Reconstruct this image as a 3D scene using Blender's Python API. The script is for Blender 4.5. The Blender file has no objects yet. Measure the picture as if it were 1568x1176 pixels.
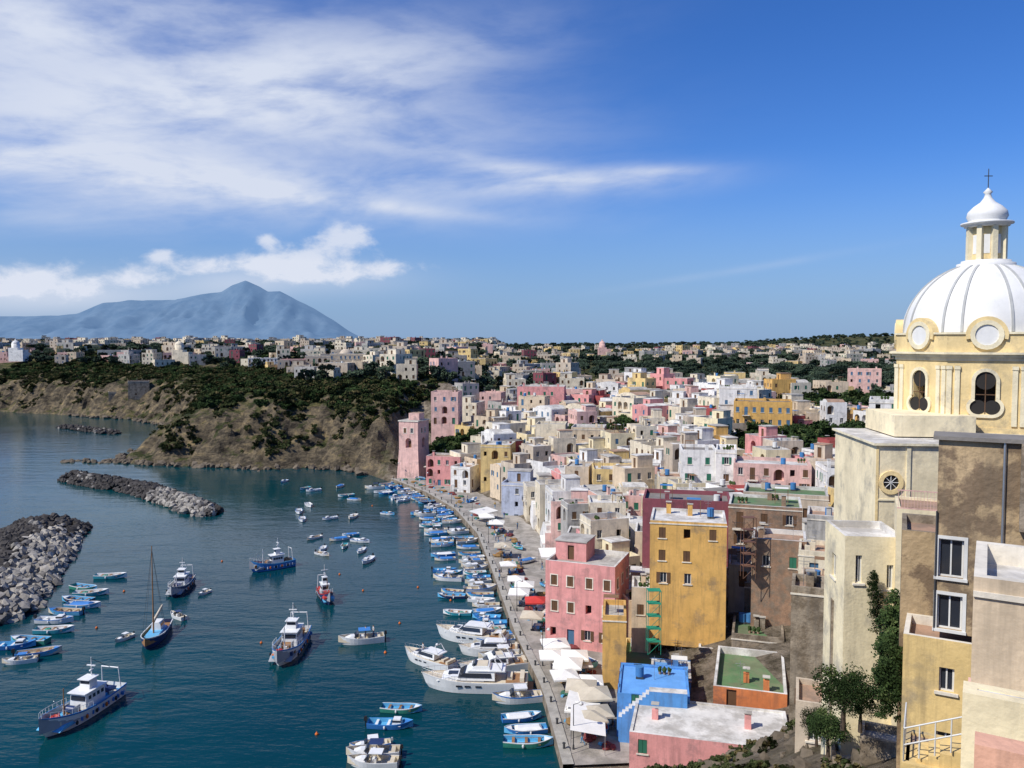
import bpy, math, random
import numpy as np
from mathutils import Vector, Matrix, Quaternion
rad=math.radians
R=random.Random(11)
F=1221.0; TH=rad(2.95); CH=42.0
fw=Vector((0,math.cos(TH),-math.sin(TH))); upv=Vector((0,math.sin(TH),math.cos(TH)))
cam_pos=Vector((0,0,CH))
def ray(px,py): return fw+Vector((1,0,0))*((px-784)/F)+upv*(-(py-588)/F)
def S(px,py,z=0.0):
    d=ray(px,py); return cam_pos+d*((z-CH)/d.z)
def zat(py,d): return CH-d*(math.sin(TH)+(py-588)/F*math.cos(TH))
scene=bpy.context.scene
# ------------------------------------------------------------ materials
MATS={}
def N(nt,t,**k):
    n=nt.nodes.new(t)
    for a,b in k.items(): setattr(n,a,b)
    return n
def mat(name,col,rough=.8,var=.18,scale=.6,stain=0.,bump=.0,metal=0.,fine=6.,spec=.3,col2=None,edge=(.46,.58)):
    if name in MATS: return MATS[name]
    m=bpy.data.materials.new(name); m.use_nodes=True; nt=m.node_tree; L=nt.links
    b=nt.nodes['Principled BSDF']; b.inputs['Roughness'].default_value=rough; b.inputs['Metallic'].default_value=metal
    b.inputs['Specular IOR Level'].default_value=spec
    tc=N(nt,'ShaderNodeTexCoord'); oi=N(nt,'ShaderNodeObjectInfo')
    mul=N(nt,'ShaderNodeVectorMath',operation='SCALE'); 
    cx=N(nt,'ShaderNodeCombineXYZ'); L.new(oi.outputs['Random'],cx.inputs[0]); L.new(oi.outputs['Random'],cx.inputs[1])
    L.new(cx.outputs[0],mul.inputs[0]); mul.inputs['Scale'].default_value=97.
    add=N(nt,'ShaderNodeVectorMath',operation='ADD'); L.new(tc.outputs['Object'],add.inputs[0]); L.new(mul.outputs[0],add.inputs[1])
    n1=N(nt,'ShaderNodeTexNoise'); n1.inputs['Scale'].default_value=scale; n1.inputs['Detail'].default_value=5; n1.inputs['Roughness'].default_value=.7
    L.new(add.outputs[0],n1.inputs['Vector'])
    mr=N(nt,'ShaderNodeMapRange'); mr.inputs['From Min'].default_value=.3; mr.inputs['From Max'].default_value=.7
    mr.inputs['To Min'].default_value=1-var; mr.inputs['To Max'].default_value=1+var*.6
    L.new(n1.outputs[0],mr.inputs['Value'])
    mr2=N(nt,'ShaderNodeMapRange'); mr2.inputs['To Min'].default_value=1-var*.5; mr2.inputs['To Max'].default_value=1+var*.3
    L.new(oi.outputs['Random'],mr2.inputs['Value'])
    mm=N(nt,'ShaderNodeMath',operation='MULTIPLY'); L.new(mr.outputs[0],mm.inputs[0]); L.new(mr2.outputs[0],mm.inputs[1])
    sc=N(nt,'ShaderNodeVectorMath',operation='SCALE'); 
    if col2:
        mc=N(nt,'ShaderNodeMix',data_type='RGBA'); mc.inputs['A'].default_value=(*col,1); mc.inputs['B'].default_value=(*col2,1)
        n3=N(nt,'ShaderNodeTexNoise'); n3.inputs['Scale'].default_value=scale*.7; n3.inputs['Detail'].default_value=7; n3.inputs['Roughness'].default_value=.7
        a3=N(nt,'ShaderNodeVectorMath',operation='ADD'); a3.inputs[1].default_value=(31,7,3); L.new(add.outputs[0],a3.inputs[0]); L.new(a3.outputs[0],n3.inputs['Vector'])
        r3=N(nt,'ShaderNodeMapRange'); r3.inputs['From Min'].default_value=edge[0]; r3.inputs['From Max'].default_value=edge[1]; L.new(n3.outputs[0],r3.inputs['Value'])
        L.new(r3.outputs[0],mc.inputs['Factor']); L.new(mc.outputs['Result'],sc.inputs[0])
    else: sc.inputs[0].default_value=col
    L.new(mm.outputs[0],sc.inputs['Scale'])
    out=sc.outputs[0]
    if stain>0:
        mp=N(nt,'ShaderNodeMapping'); mp.inputs['Scale'].default_value=(1.6,1.6,.16); L.new(add.outputs[0],mp.inputs['Vector'])
        n2=N(nt,'ShaderNodeTexNoise'); n2.inputs['Scale'].default_value=1.; n2.inputs['Detail'].default_value=5; n2.inputs['Roughness'].default_value=.7; L.new(mp.outputs[0],n2.inputs['Vector'])
        r=N(nt,'ShaderNodeMapRange'); r.inputs['From Min'].default_value=.48; r.inputs['From Max'].default_value=.70; r.inputs['To Max'].default_value=stain
        L.new(n2.outputs[0],r.inputs['Value'])
        mx=N(nt,'ShaderNodeMix',data_type='RGBA'); L.new(r.outputs[0],mx.inputs['Factor']); L.new(out,mx.inputs['A']); mx.inputs['B'].default_value=(col[0]*.3+.05,col[1]*.3+.045,col[2]*.3+.04,1)
        out=mx.outputs['Result']
    L.new(out,b.inputs['Base Color'])
    if bump>0:
        nb=N(nt,'ShaderNodeTexNoise'); nb.inputs['Scale'].default_value=fine; nb.inputs['Detail'].default_value=3; L.new(add.outputs[0],nb.inputs['Vector'])
        bp=N(nt,'ShaderNodeBump'); bp.inputs['Strength'].default_value=bump; bp.inputs['Distance'].default_value=.06; L.new(nb.outputs[0],bp.inputs['Height']); L.new(bp.outputs[0],b.inputs['Normal'])
    MATS[name]=m; return m
def plaster(n,c,st=.55):
    g=sum(c)/3; return mat('plaster_'+n,c,.9,.22,.5,st,.3,col2=tuple(.62*(x*.75+g*.25) for x in c),edge=(.53,.66))
W={'white':plaster('white',(.80,.77,.71)),'cream':plaster('cream',(.77,.67,.49)),'yellow':plaster('yellow',(.76,.55,.23)),
'ochre':plaster('ochre',(.70,.41,.12)),'pink':plaster('pink',(.74,.33,.30)),'rose':plaster('rose',(.73,.46,.39)),'salmon':plaster('salmon',(.72,.40,.27)),
'red':plaster('red',(.42,.09,.08)),'maroon':plaster('maroon',(.25,.075,.09)),'blue':plaster('blue',(.10,.30,.64)),'paleblue':plaster('paleblue',(.46,.50,.60)),
'grey':plaster('grey',(.43,.41,.37),.6),'beige':plaster('beige',(.58,.48,.36),.6),'orange':plaster('orange',(.60,.20,.07)),
'lemon':plaster('lemon',(.84,.72,.46),.4),'sand':plaster('sand',(.68,.54,.37),.55)}
STONE=mat('old_stone',(.36,.295,.215),.95,.4,.9,.55,.9,fine=4,col2=(.20,.155,.105))
BRICKM=mat('weathered_brick',(.33,.205,.13),.95,.3,1.2,.5,.8,fine=8,col2=(.24,.18,.13))
BROWN=mat('weathered_render',(.46,.335,.19),.95,.35,.5,.7,.9,fine=4,col2=(.22,.155,.095),edge=(.47,.53))
ROOFG=mat('roof_screed',(.48,.45,.39),.95,.25,.5,0,.3,col2=(.33,.30,.26))
ROOFW=mat('roof_lime',(.68,.65,.59),.95,.25,.5,0,.3,col2=(.45,.42,.37))
ROOFT=mat('roof_terracotta',(.43,.27,.18),.95,.25,.6,0,.3,col2=(.30,.21,.15))
ROOFGR=mat('roof_green_coating',(.11,.20,.085),.85,.25,.4,0,.2,col2=(.16,.19,.10))
ROOFB=mat('roof_blue_coating',(.14,.36,.72),.7,.2,.5,0,.2)
ROOFD=mat('roof_bitumen',(.22,.20,.175),.95,.25,.6,0,.3)
GLASS=mat('window_glass',(.025,.03,.04),.12,.1,1,spec=.5)
DARK=mat('dark_interior',(.03,.027,.024),.9)
FRAME=mat('window_frame',(.68,.67,.62),.6)
SH_G=mat('shutter_green',(.03,.15,.09),.7); SH_B=mat('shutter_brown',(.13,.07,.035),.7); SH_BL=mat('shutter_blue',(.07,.16,.26),.7)
TRIM=plaster('trim',(.76,.69,.56),.3)
IRON=mat('iron',(.06,.06,.06),.6); STEEL=mat('steel',(.5,.5,.5),.35,metal=.8)
CANVAS=mat('canvas_white',(.80,.77,.70),.9,.12); CANVR=mat('canvas_red',(.55,.05,.04),.9); CANVB=mat('canvas_blue',(.06,.2,.42),.9)
WOOD=mat('wood',(.25,.14,.07),.8,.3,2)
QUAY=mat('quay_paving',(.42,.38,.33),.95,.3,.5,0,.4,col2=(.29,.265,.225))
KERB=mat('quay_kerb_stone',(.44,.41,.35),.9,.3,1.)
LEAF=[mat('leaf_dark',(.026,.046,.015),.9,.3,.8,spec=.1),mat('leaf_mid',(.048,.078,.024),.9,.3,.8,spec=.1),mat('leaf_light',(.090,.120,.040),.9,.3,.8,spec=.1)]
LEAFF=[mat('hazed_leaf_dark',(.045,.066,.045),.95,.3,.8,spec=.05),mat('hazed_leaf_mid',(.065,.092,.055),.95,.3,.8,spec=.05),mat('hazed_leaf_light',(.095,.124,.068),.95,.3,.8,spec=.05)]  # lighter, bluer leaf copies: distance haze painted into the colour
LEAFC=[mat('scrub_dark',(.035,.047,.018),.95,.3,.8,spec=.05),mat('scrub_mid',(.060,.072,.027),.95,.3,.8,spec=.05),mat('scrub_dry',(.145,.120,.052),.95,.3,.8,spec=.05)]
# ------------------------------------------------------------ mesh builder
class MB:
    def __init__(s): s.v=[];s.f=[];s.m=[];s.mats=[];s.sm=[];s.T=Matrix.Identity(4)
    def mi(s,m):
        if m not in s.mats: s.mats.append(m)
        return s.mats.index(m)
    def add(s,vs,fs,m,sm=False):
        o=len(s.v); T=s.T; s.v+=[tuple(T@Vector(p)) for p in vs]; k=s.mi(m)
        for f in fs: s.f.append(tuple(i+o for i in f)); s.m.append(k); s.sm.append(sm)
    def q(s,pts,m): s.add(pts,[tuple(range(len(pts)))],m)
    def box(s,x0,x1,y0,y1,z0,z1,m,top=None,tx=0,ty=0,txf=None):
        a=tx if txf is None else txf
        v=[(x0,y0,z0),(x1,y0,z0),(x1,y1,z0),(x0,y1,z0),(x0+tx,y0+ty,z1),(x1-a,y0+ty,z1),(x1-a,y1-ty,z1),(x0+tx,y1-ty,z1)]
        s.add(v,[(3,2,1,0),(0,1,5,4),(1,2,6,5),(2,3,7,6),(3,0,4,7)],m); s.add(v[4:],[(0,1,2,3)],top or m)
    def cyl(s,a,b,r0,r1,n,m,cap=True,sm=True):
        a=Vector(a);b=Vector(b);d=(b-a).normalized(); x=d.orthogonal().normalized(); y=d.cross(x)
        v=[];
        for i in range(n):
            t=2*math.pi*i/n; o=x*math.cos(t)+y*math.sin(t); v+=[tuple(a+o*r0),tuple(b+o*r1)]
        s.add(v,[(2*i,(2*i+2)%(2*n),(2*i+3)%(2*n),2*i+1) for i in range(n)],m,sm)
        if cap: s.add(v,[tuple(2*i+1 for i in range(n)),tuple(2*i for i in reversed(range(n)))],m)
    def lathe(s,prof,n,m,c=(0,0),sm=True,ph=0.):
        v=[]
        for r,z in prof:
            for i in range(n):
                t=2*math.pi*i/n+ph; v.append((c[0]+r*math.cos(t),c[1]+r*math.sin(t),z))
        fs=[]
        for k in range(len(prof)-1):
            for i in range(n): j=(i+1)%n; fs.append((k*n+i,k*n+j,(k+1)*n+j,(k+1)*n+i))
        s.add(v,fs,m,sm)
    def blob(s,c,r,m,seed=0,jit=.2,nu=8,nv=5):
        rr=random.Random(seed); v=[];fs=[]
        for j in range(nv+1):
            for i in range(nu):
                th=math.pi*j/nv; t=2*math.pi*i/nu; k=1+rr.uniform(-jit,jit)
                v.append((c[0]+r[0]*k*math.sin(th)*math.cos(t),c[1]+r[1]*k*math.sin(th)*math.sin(t),c[2]+r[2]*k*math.cos(th)))
        for j in range(nv):
            for i in range(nu): a=(i+1)%nu; fs.append((j*nu+i,(j+1)*nu+i,(j+1)*nu+a,j*nu+a))
        s.add(v,fs,m,False)
    def mesh(s,name):
        me=bpy.data.meshes.new(name); me.from_pydata(s.v,[],s.f)
        for m in s.mats: me.materials.append(m)
        me.polygons.foreach_set('material_index',s.m); me.polygons.foreach_set('use_smooth',s.sm); me.update(); return me
    def obj(s,name,loc=(0,0,0),rot=0,sc=1,parent=None):
        return place(name,s.mesh(name),loc,rot,sc,parent)
def place(name,me,loc=(0,0,0),rot=0,sc=1,parent=None):
    o=bpy.data.objects.new(name,me); scene.collection.objects.link(o); o.location=loc; o.rotation_euler=(0,0,rot); o.scale=(sc,sc,sc)
    if parent: o.parent=parent
    return o
# ------------------------------------------------------------ noise + terrain
def vnoise(x,y,seed=0):
    x=np.asarray(x,float);y=np.asarray(y,float)
    xi=np.floor(x).astype(np.int64);yi=np.floor(y).astype(np.int64);fx=x-xi;fy=y-yi
    def h(a,b):
        n=(a*374761393+b*668265263+seed*982451653)&0x7fffffff; n=((n^(n>>13))*1274126177)&0x7fffffff; return ((n^(n>>16))&0xffff)/65535.
    fx=fx*fx*(3-2*fx);fy=fy*fy*(3-2*fy)
    return (h(xi,yi)*(1-fx)+h(xi+1,yi)*fx)*(1-fy)+(h(xi,yi+1)*(1-fx)+h(xi+1,yi+1)*fx)*fy
def fbm(x,y,o=4,seed=0):
    a=1.;t=0.;n=0.
    for i in range(o): t=t+a*vnoise(x*2**i,y*2**i,seed+i); n+=a; a*=.5
    return t/n*2-1
QL=[(5.4,75),(4.1,91.7),(1.0,109.5),(-2.8,139),(-6.8,168),(-13.5,194),(-23,216),(-36,238)]
POLY=[(-80,-150),(-60,5),(-25,45),(0,70)]+QL+[(-45,252),(-57,262),(-70,267),(-84,262),(-100,268),(-120,272),(-134,277),(-142,290),(-147,330),(-157,378),(-185,412),(-210,437),(-260,462),(-314,487),(-420,515),(-700,600),(-1300,1000),(-1500,1700),(-900,2600),(1800,2600),(2200,800),(1800,-150)]
PA=np.array(POLY,float)
def sdist(x,y):
    x=np.asarray(x,float);y=np.asarray(y,float); best=np.full(x.shape,1e18); ins=np.zeros(x.shape,bool)
    n=len(PA)
    for i in range(n):
        ax,ay=PA[i];bx,by=PA[(i+1)%n];dx=bx-ax;dy=by-ay
        t=np.clip(((x-ax)*dx+(y-ay)*dy)/(dx*dx+dy*dy),0,1); best=np.minimum(best,(x-ax-t*dx)**2+(y-ay-t*dy)**2)
        c=((ay>y)!=(by>y)); xx=(bx-ax)*(y-ay)/(by-ay if by!=ay else 1e-9)+ax; ins^=(c&(x<xx))
    d=np.sqrt(best); return np.where(ins,d,-d)
def sst(a,b,x):
    t=np.clip((x-a)/(b-a),0,1); return t*t*(3-2*t)
def height(x,y):
    x=np.asarray(x,float);y=np.asarray(y,float); s=sdist(x,y)
    wt=sst(-46,-34,x)*sst(340,270,y+0*x); wt=np.maximum(wt,(x>-30)*(y>200)*sst(-30,-5,x))
    wt=np.maximum(wt,sst(-46,-34,x)*(y<=250))
    gul=np.abs(fbm(x/17,y/17,3,5)); 
    sn=s-9*(.45-gul)*sst(0,10,s)+4.5*fbm(x/6,y/6,3,9)*sst(0,5,s)
    hc=np.interp(sn,[-30,-1,0,2.5,6,12,16,26,50,120,400],[-9,-1,0,3.2,8,15.5,18,21.5,24.5,27,28])+1.8*fbm(x/4,y/4,3,3)*sst(0,6,s)*sst(140,60,s)
    tip=sst(-100,-142,x)*sst(330,290,y); hc=hc*(1-.42*tip)
    ht=np.interp(s,[-6,-1.5,0,12,14,26,60,120,250,400],[-6,-3,.9,.9,1.8,6.5,12,17,20,21])
    h=hc*(1-wt)+ht*wt
    far=np.interp(y,[0,260,420,700,1300,2400],[0,0,4,9,13,11])*sst(30,120,s)
    far=far*(1-.25*wt)
    h=h+far+ sst(300,700,y)*3.5*fbm(x/160,y/160,3,20)*sst(50,200,s)
    h=h+ 24*np.exp(-((x-720)**2/300**2+(y-1500)**2/300**2))+6*np.exp(-((x-100)**2/220**2+(y-1400)**2/200**2))
    hn=40-.60*y+.35*x-3*sst(60,30,y)*sst(5,25,y); hn=np.minimum(hn,s*1.3-1)+1.0*fbm(x/6,y/6,3,2)
    hn=np.where(y<100,np.minimum(hn,40.3),-50)
    h=np.where(s>0,np.maximum(h,hn),h)
    return h
def hgt(x,y): return float(height(np.array([x]),np.array([y]))[0])
def axis(segs):
    a=[]
    for lo,hi,st in segs: a+=list(np.arange(lo,hi,st))
    return np.array(a)
xs=axis([(-1500,-340,24),(-340,-36,1.4),(-36,60,2.),(60,200,5),(200,2201,25)])
ys=axis([(-140,20,8),(20,236,2.5),(236,430,1.4),(430,520,2.),(520,800,8),(800,2601,25)])
X,Y=np.meshgrid(xs,ys); Z=height(X.ravel(),Y.ravel()).reshape(X.shape); SD=sdist(X.ravel(),Y.ravel())
ny,nx=X.shape
co=np.stack([X.ravel(),Y.ravel(),Z.ravel()],1)
idx=np.arange(nx*ny).reshape(ny,nx)
fa=np.stack([idx[:-1,:-1].ravel(),idx[:-1,1:].ravel(),idx[1:,1:].ravel(),idx[1:,:-1].ravel()],1)
keep=(co[fa][:,:,2].max(1)>-8.5)
fa=fa[keep]
me=bpy.data.meshes.new('island_terrain'); me.from_pydata(co.tolist(),[],fa.tolist())
tw=np.maximum(sst(-46,-34,co[:,0])*(co[:,1]<330)*(co[:,1]>55)*sst(150,120,SD),.75*(co[:,1]<90)); at=me.attributes.new('town','FLOAT','POINT'); at.data.foreach_set('value',tw.astype(np.float32))
tm=bpy.data.materials.new('terrain'); tm.use_nodes=True; nt=tm.node_tree; L=nt.links; b=nt.nodes['Principled BSDF']; b.inputs['Roughness'].default_value=.95; b.inputs['Specular IOR Level'].default_value=.1
tc=N(nt,'ShaderNodeTexCoord'); geo=N(nt,'ShaderNodeNewGeometry'); sx=N(nt,'ShaderNodeSeparateXYZ'); L.new(geo.outputs['Normal'],sx.inputs[0])
def ns(nt,L,vec,sc,det=6,ro=.6):
    n=N(nt,'ShaderNodeTexNoise'); n.inputs['Scale'].default_value=sc; n.inputs['Detail'].default_value=det; n.inputs['Roughness'].default_value=ro; L.new(vec,n.inputs['Vector']); return n.outputs[0]
def ramp(nt,L,val,stops):
    r=N(nt,'ShaderNodeValToRGB'); e=r.color_ramp.elements
    while len(e)<len(stops): e.new(.5)
    for i,(p,c) in enumerate(stops): e[i].position=p; e[i].color=(*c,1)
    L.new(val,r.inputs[0]); return r.outputs[0]
def mixc(nt,L,f,a,b_):
    m=N(nt,'ShaderNodeMix',data_type='RGBA')
    L.new(f,m.inputs['Factor']); 
    for k,v in (('A',a),('B',b_)):
        if isinstance(v,tuple): m.inputs[k].default_value=(*v,1)
        else: L.new(v,m.inputs[k])
    return m.outputs['Result']
def mth(nt,L,op,a,b=None,c=None,clamp=False):
    m=N(nt,'ShaderNodeMath',operation=op); m.use_clamp=clamp
    for i,v in enumerate((a,b,c)):
        if v is None: continue
        if isinstance(v,(int,float)): m.inputs[i].default_value=v
        else: L.new(v,m.inputs[i])
    return m.outputs[0]
mp=N(nt,'ShaderNodeMapping'); mp.inputs['Scale'].default_value=(1,1,2.0); L.new(tc.outputs['Object'],mp.inputs[0])
rock=ramp(nt,L,ns(nt,L,mp.outputs[0],.17,9,.76),[(.34,(.035,.029,.021)),(.45,(.095,.077,.053)),(.54,(.19,.15,.095)),(.66,(.36,.265,.13))])
green=ramp(nt,L,ns(nt,L,tc.outputs['Object'],.13,8,.72),[(.38,(.024,.034,.012)),(.5,(.058,.066,.024)),(.64,(.17,.14,.058))])
sl=mth(nt,L,'ADD',sx.outputs[2],mth(nt,L,'MULTIPLY',mth(nt,L,'SUBTRACT',ns(nt,L,tc.outputs['Object'],.14,6,.75),.5),1.8))
gf=N(nt,'ShaderNodeMapRange'); gf.inputs['From Min'].default_value=.70; gf.inputs['From Max'].default_value=.90; L.new(sl,gf.inputs['Value'])
c1=mixc(nt,L,gf.outputs[0],rock,green)
ta=N(nt,'ShaderNodeAttribute'); ta.attribute_name='town'
town=ramp(nt,L,ns(nt,L,tc.outputs['Object'],.4,6,.7),[(.38,(.11,.09,.06)),(.5,(.22,.18,.13)),(.62,(.34,.28,.21))])
L.new(mixc(nt,L,ta.outputs['Fac'],c1,town),b.inputs['Base Color'])
bp=N(nt,'ShaderNodeBump'); bp.inputs['Strength'].default_value=1; bp.inputs['Distance'].default_value=1.8; L.new(ns(nt,L,mp.outputs[0],.45,8,.72),bp.inputs['Height']); L.new(bp.outputs[0],b.inputs['Normal'])
me.materials.append(tm); place('island_terrain',me)
# ------------------------------------------------------------ sea
sm=bpy.data.materials.new('sea_water'); sm.use_nodes=True; nt=sm.node_tree; L=nt.links; b=nt.nodes['Principled BSDF']
b.inputs['Roughness'].default_value=.06; b.inputs['IOR'].default_value=1.333; b.inputs['Specular IOR Level'].default_value=.42
tc=N(nt,'ShaderNodeTexCoord'); o=tc.outputs['Object']
wc=ramp(nt,L,ns(nt,L,o,.012,4,.5),[(.35,(.0010,.030,.042)),(.65,(.0012,.050,.058))])
L.new(wc,b.inputs['Base Color'])
mp=N(nt,'ShaderNodeMapping'); mp.inputs['Scale'].default_value=(.6,1.5,1); mp.inputs['Rotation'].default_value=(0,0,rad(12)); L.new(o,mp.inputs[0])
hsum=mth(nt,L,'ADD',mth(nt,L,'MULTIPLY',ns(nt,L,mp.outputs[0],.9,3,.6),.35),mth(nt,L,'MULTIPLY',ns(nt,L,mp.outputs[0],.16,3,.5),1.0))
bs=mth(nt,L,'MULTIPLY_ADD',ns(nt,L,o,.02,3,.5),.5,.03)
bp=N(nt,'ShaderNodeBump'); bp.inputs['Distance'].default_value=.5; L.new(bs,bp.inputs['Strength']); L.new(hsum,bp.inputs['Height']); L.new(bp.outputs[0],b.inputs['Normal'])
mb=MB(); mb.q([(-40000,-4000,0),(40000,-4000,0),(40000,60000,0),(-40000,60000,0)],sm); mb.obj('sea')
# ------------------------------------------------------------ distant mountain
prof=[(-900,500),(-500,478),(-200,484),(0,482),(90,480),(120,478),(160,461),(200,457),(270,456),(310,448),(340,445),(358,434),(378,427),(398,436),(412,444),(430,443),(450,453),(480,468),(510,486),(535,504),(560,517),(585,524),(620,530)]
dm=9000.; px=np.array([(p[0]-784)/F*dm for p in prof]); pz=np.array([(528-p[1])/F*dm for p in prof])
xs2=np.linspace(px[0],px[-1]+300,420); ys2=np.linspace(7400,11500,90); X2,Y2=np.meshgrid(xs2,ys2)
sh=np.where(Y2<9000,np.clip((Y2-7400)/1600,0,1)**.9,sst(11600,9000,Y2)); A=np.interp(X2*9000/np.maximum(Y2,8900),px,pz)
rid=1-np.abs(fbm(X2/420+Y2/2600,Y2/1400,5,40))*2
Z2=A*sh*(1-.50*(1-rid)*np.clip((1-sh)*3.2,0,1))+10*fbm(X2/160,Y2/160,3,41)*np.clip(A/250,0,1)-3
i2=np.arange(X2.size).reshape(X2.shape); f2=np.stack([i2[:-1,:-1].ravel(),i2[:-1,1:].ravel(),i2[1:,1:].ravel(),i2[1:,:-1].ravel()],1)
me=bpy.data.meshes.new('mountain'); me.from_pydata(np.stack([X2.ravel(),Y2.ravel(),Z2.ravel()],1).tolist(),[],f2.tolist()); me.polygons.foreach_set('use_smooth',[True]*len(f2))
mm_=bpy.data.materials.new('mountain_painted_haze'); mm_.use_nodes=True; nt=mm_.node_tree; L=nt.links; b=nt.nodes['Principled BSDF']; b.inputs['Roughness'].default_value=1; b.inputs['Specular IOR Level'].default_value=0
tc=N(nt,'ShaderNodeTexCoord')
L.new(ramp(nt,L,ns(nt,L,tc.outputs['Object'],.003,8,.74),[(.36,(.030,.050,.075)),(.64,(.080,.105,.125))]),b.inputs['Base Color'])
b.inputs['Emission Color'].default_value=(.125,.225,.40,1); b.inputs['Emission Strength'].default_value=.80  # airlight haze painted in: bluish base colour plus a faint blue glow
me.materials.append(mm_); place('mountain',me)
# ------------------------------------------------------------ walls / houses
def wall(mb,p0,p1,z0,z1,ops,m,trim=None,dep=.18,sill=None):
    p0=Vector(p0);p1=Vector(p1);Ln=(p1-p0).length;u=(p1-p0)/Ln;n=Vector((u.y,-u.x))
    def P(a,v,d=0.): c=p0+u*a-n*d; return (c.x,c.y,v)
    us=sorted({0.,Ln}|{round(o[0],3) for o in ops}|{round(o[1],3) for o in ops}); vs=sorted({z0,z1}|{round(o[2],3) for o in ops}|{round(o[3],3) for o in ops})
    for j in range(len(vs)-1):
        i=0
        def hole(i):
            cu=(us[i]+us[i+1])/2;cv=(vs[j]+vs[j+1])/2
            return any(o[0]<cu<o[1] and o[2]<cv<o[3] for o in ops)
        while i<len(us)-1:
            if hole(i): i+=1; continue
            k=i
            while k<len(us)-1 and not hole(k): k+=1
            mb.q([P(us[i],vs[j]),P(us[k],vs[j]),P(us[k],vs[j+1]),P(us[i],vs[j+1])],m); i=k
    for o in ops:
        a,b_,c,d,kind=o[:5]; sm_=o[5] if len(o)>5 else SH_G
        dp=1.1 if kind=='a' else (.9 if kind=='g' else dep)
        mb.q([P(a,c),P(a,c,dp),P(a,d,dp),P(a,d)],m); mb.q([P(b_,c),P(b_,d),P(b_,d,dp),P(b_,c,dp)],m)
        mb.q([P(a,d),P(a,d,dp),P(b_,d,dp),P(b_,d)],m); mb.q([P(a,c),P(b_,c),P(b_,c,dp),P(a,c,dp)],m)
        def Q(a0,a1,v0,v1,dd,mt): mb.q([P(a0,v0,dd),P(a1,v0,dd),P(a1,v1,dd),P(a0,v1,dd)],mt)
        def bar(a0,a1,v0,v1,d0,d1,mt):
            c8=[P(a0,v0,d1),P(a1,v0,d1),P(a1,v0,d0),P(a0,v0,d0),P(a0,v1,d1),P(a1,v1,d1),P(a1,v1,d0),P(a0,v1,d0)]
            mb.add(c8,[(0,1,5,4),(1,2,6,5),(3,0,4,7),(4,5,6,7),(3,2,1,0)],mt)
        if kind in 'ws':
            Q(a,b_,c,d,dp,GLASS)
            t=.07; md=(a+b_)/2
            if kind=='w':
                for r in ((a,a+t,c,d),(b_-t,b_,c,d),(a+t,b_-t,c,c+t),(a+t,b_-t,d-t,d),(md-.03,md+.03,c+t,d-t)): bar(r[0],r[1],r[2],r[3],dp+.0,dp-.04,FRAME)
                if len(o)>5 and o[5]:
                    w2=(b_-a)/2; bar(a-w2-.02,a-.02,c,d,0,-.05,sm_); bar(b_+.02,b_+w2+.02,c,d,0,-.05,sm_)
            else:
                bar(a+.02,md-.015,c+.02,d-.02,.1,.05,sm_); bar(md+.015,b_-.02,c+.02,d-.02,.1,.05,sm_)
            if trim:
                for r in ((a-.14,a-.003,c-.1,d+.14),(b_+.003,b_+.14,c-.1,d+.14),(a-.003,b_+.003,d+.003,d+.14)):
                    if not(len(o)>5 and kind=='w'): bar(r[0],r[1],r[2],r[3],0,-.035,trim)
            if sill is not None or trim: bar(a-.16,b_+.16,c-.12,c-.003,0,-.1,trim or sill)
        elif kind=='d': Q(a,b_,c,d,dp,sm_ if len(o)>5 else SH_B)
        elif kind=='g': Q(a,b_,c,d,dp,DARK)
        elif kind=='a':
            Q(a,b_,c,d,dp,m); r=(b_-a)/2; md=(a+b_)/2; rr=min(r,d-c-.2)
            Q(md-.55,md+.55,c+.02,c+2.05,dp-.02,SH_B)
            for sg in (-1,1):
                for i in range(6):
                    t0=math.pi/2*i/6;t1=math.pi/2*(i+1)/6
                    A_=P(md+sg*r*math.cos(t0),d-rr+rr*math.sin(t0),.0);B_=P(md+sg*r*math.cos(t1),d-rr+rr*math.sin(t1),.0);C_=P(md+sg*r,d)
                    mb.q([A_,B_,C_] if sg<0 else [B_,A_,C_],m)
                    A2=P(md+sg*r*math.cos(t0),d-rr+rr*math.sin(t0),dp-.03);B2=P(md+sg*r*math.cos(t1),d-rr+rr*math.sin(t1),dp-.03); mb.q([A_,B_,B2,A2],m)
OCC=[]
def free(x,y,r): return all((x-a)**2+(y-b)**2>(r+c)**2 for a,b,c in OCC)
def roofring(mb,C,I,h,zr,wm,pm,rm):
    for k in range(4):
        a,b_=C[k],C[(k+1)%4]; c,e=I[(k+1)%4],I[k]
        mb.q([(*a,h),(*b_,h),(*c,h),(*e,h)],pm); mb.q([(*c,h),(*c,zr),(*e,zr),(*e,h)],pm)
    mb.q([(*p,zr) for p in I],rm)
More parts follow.
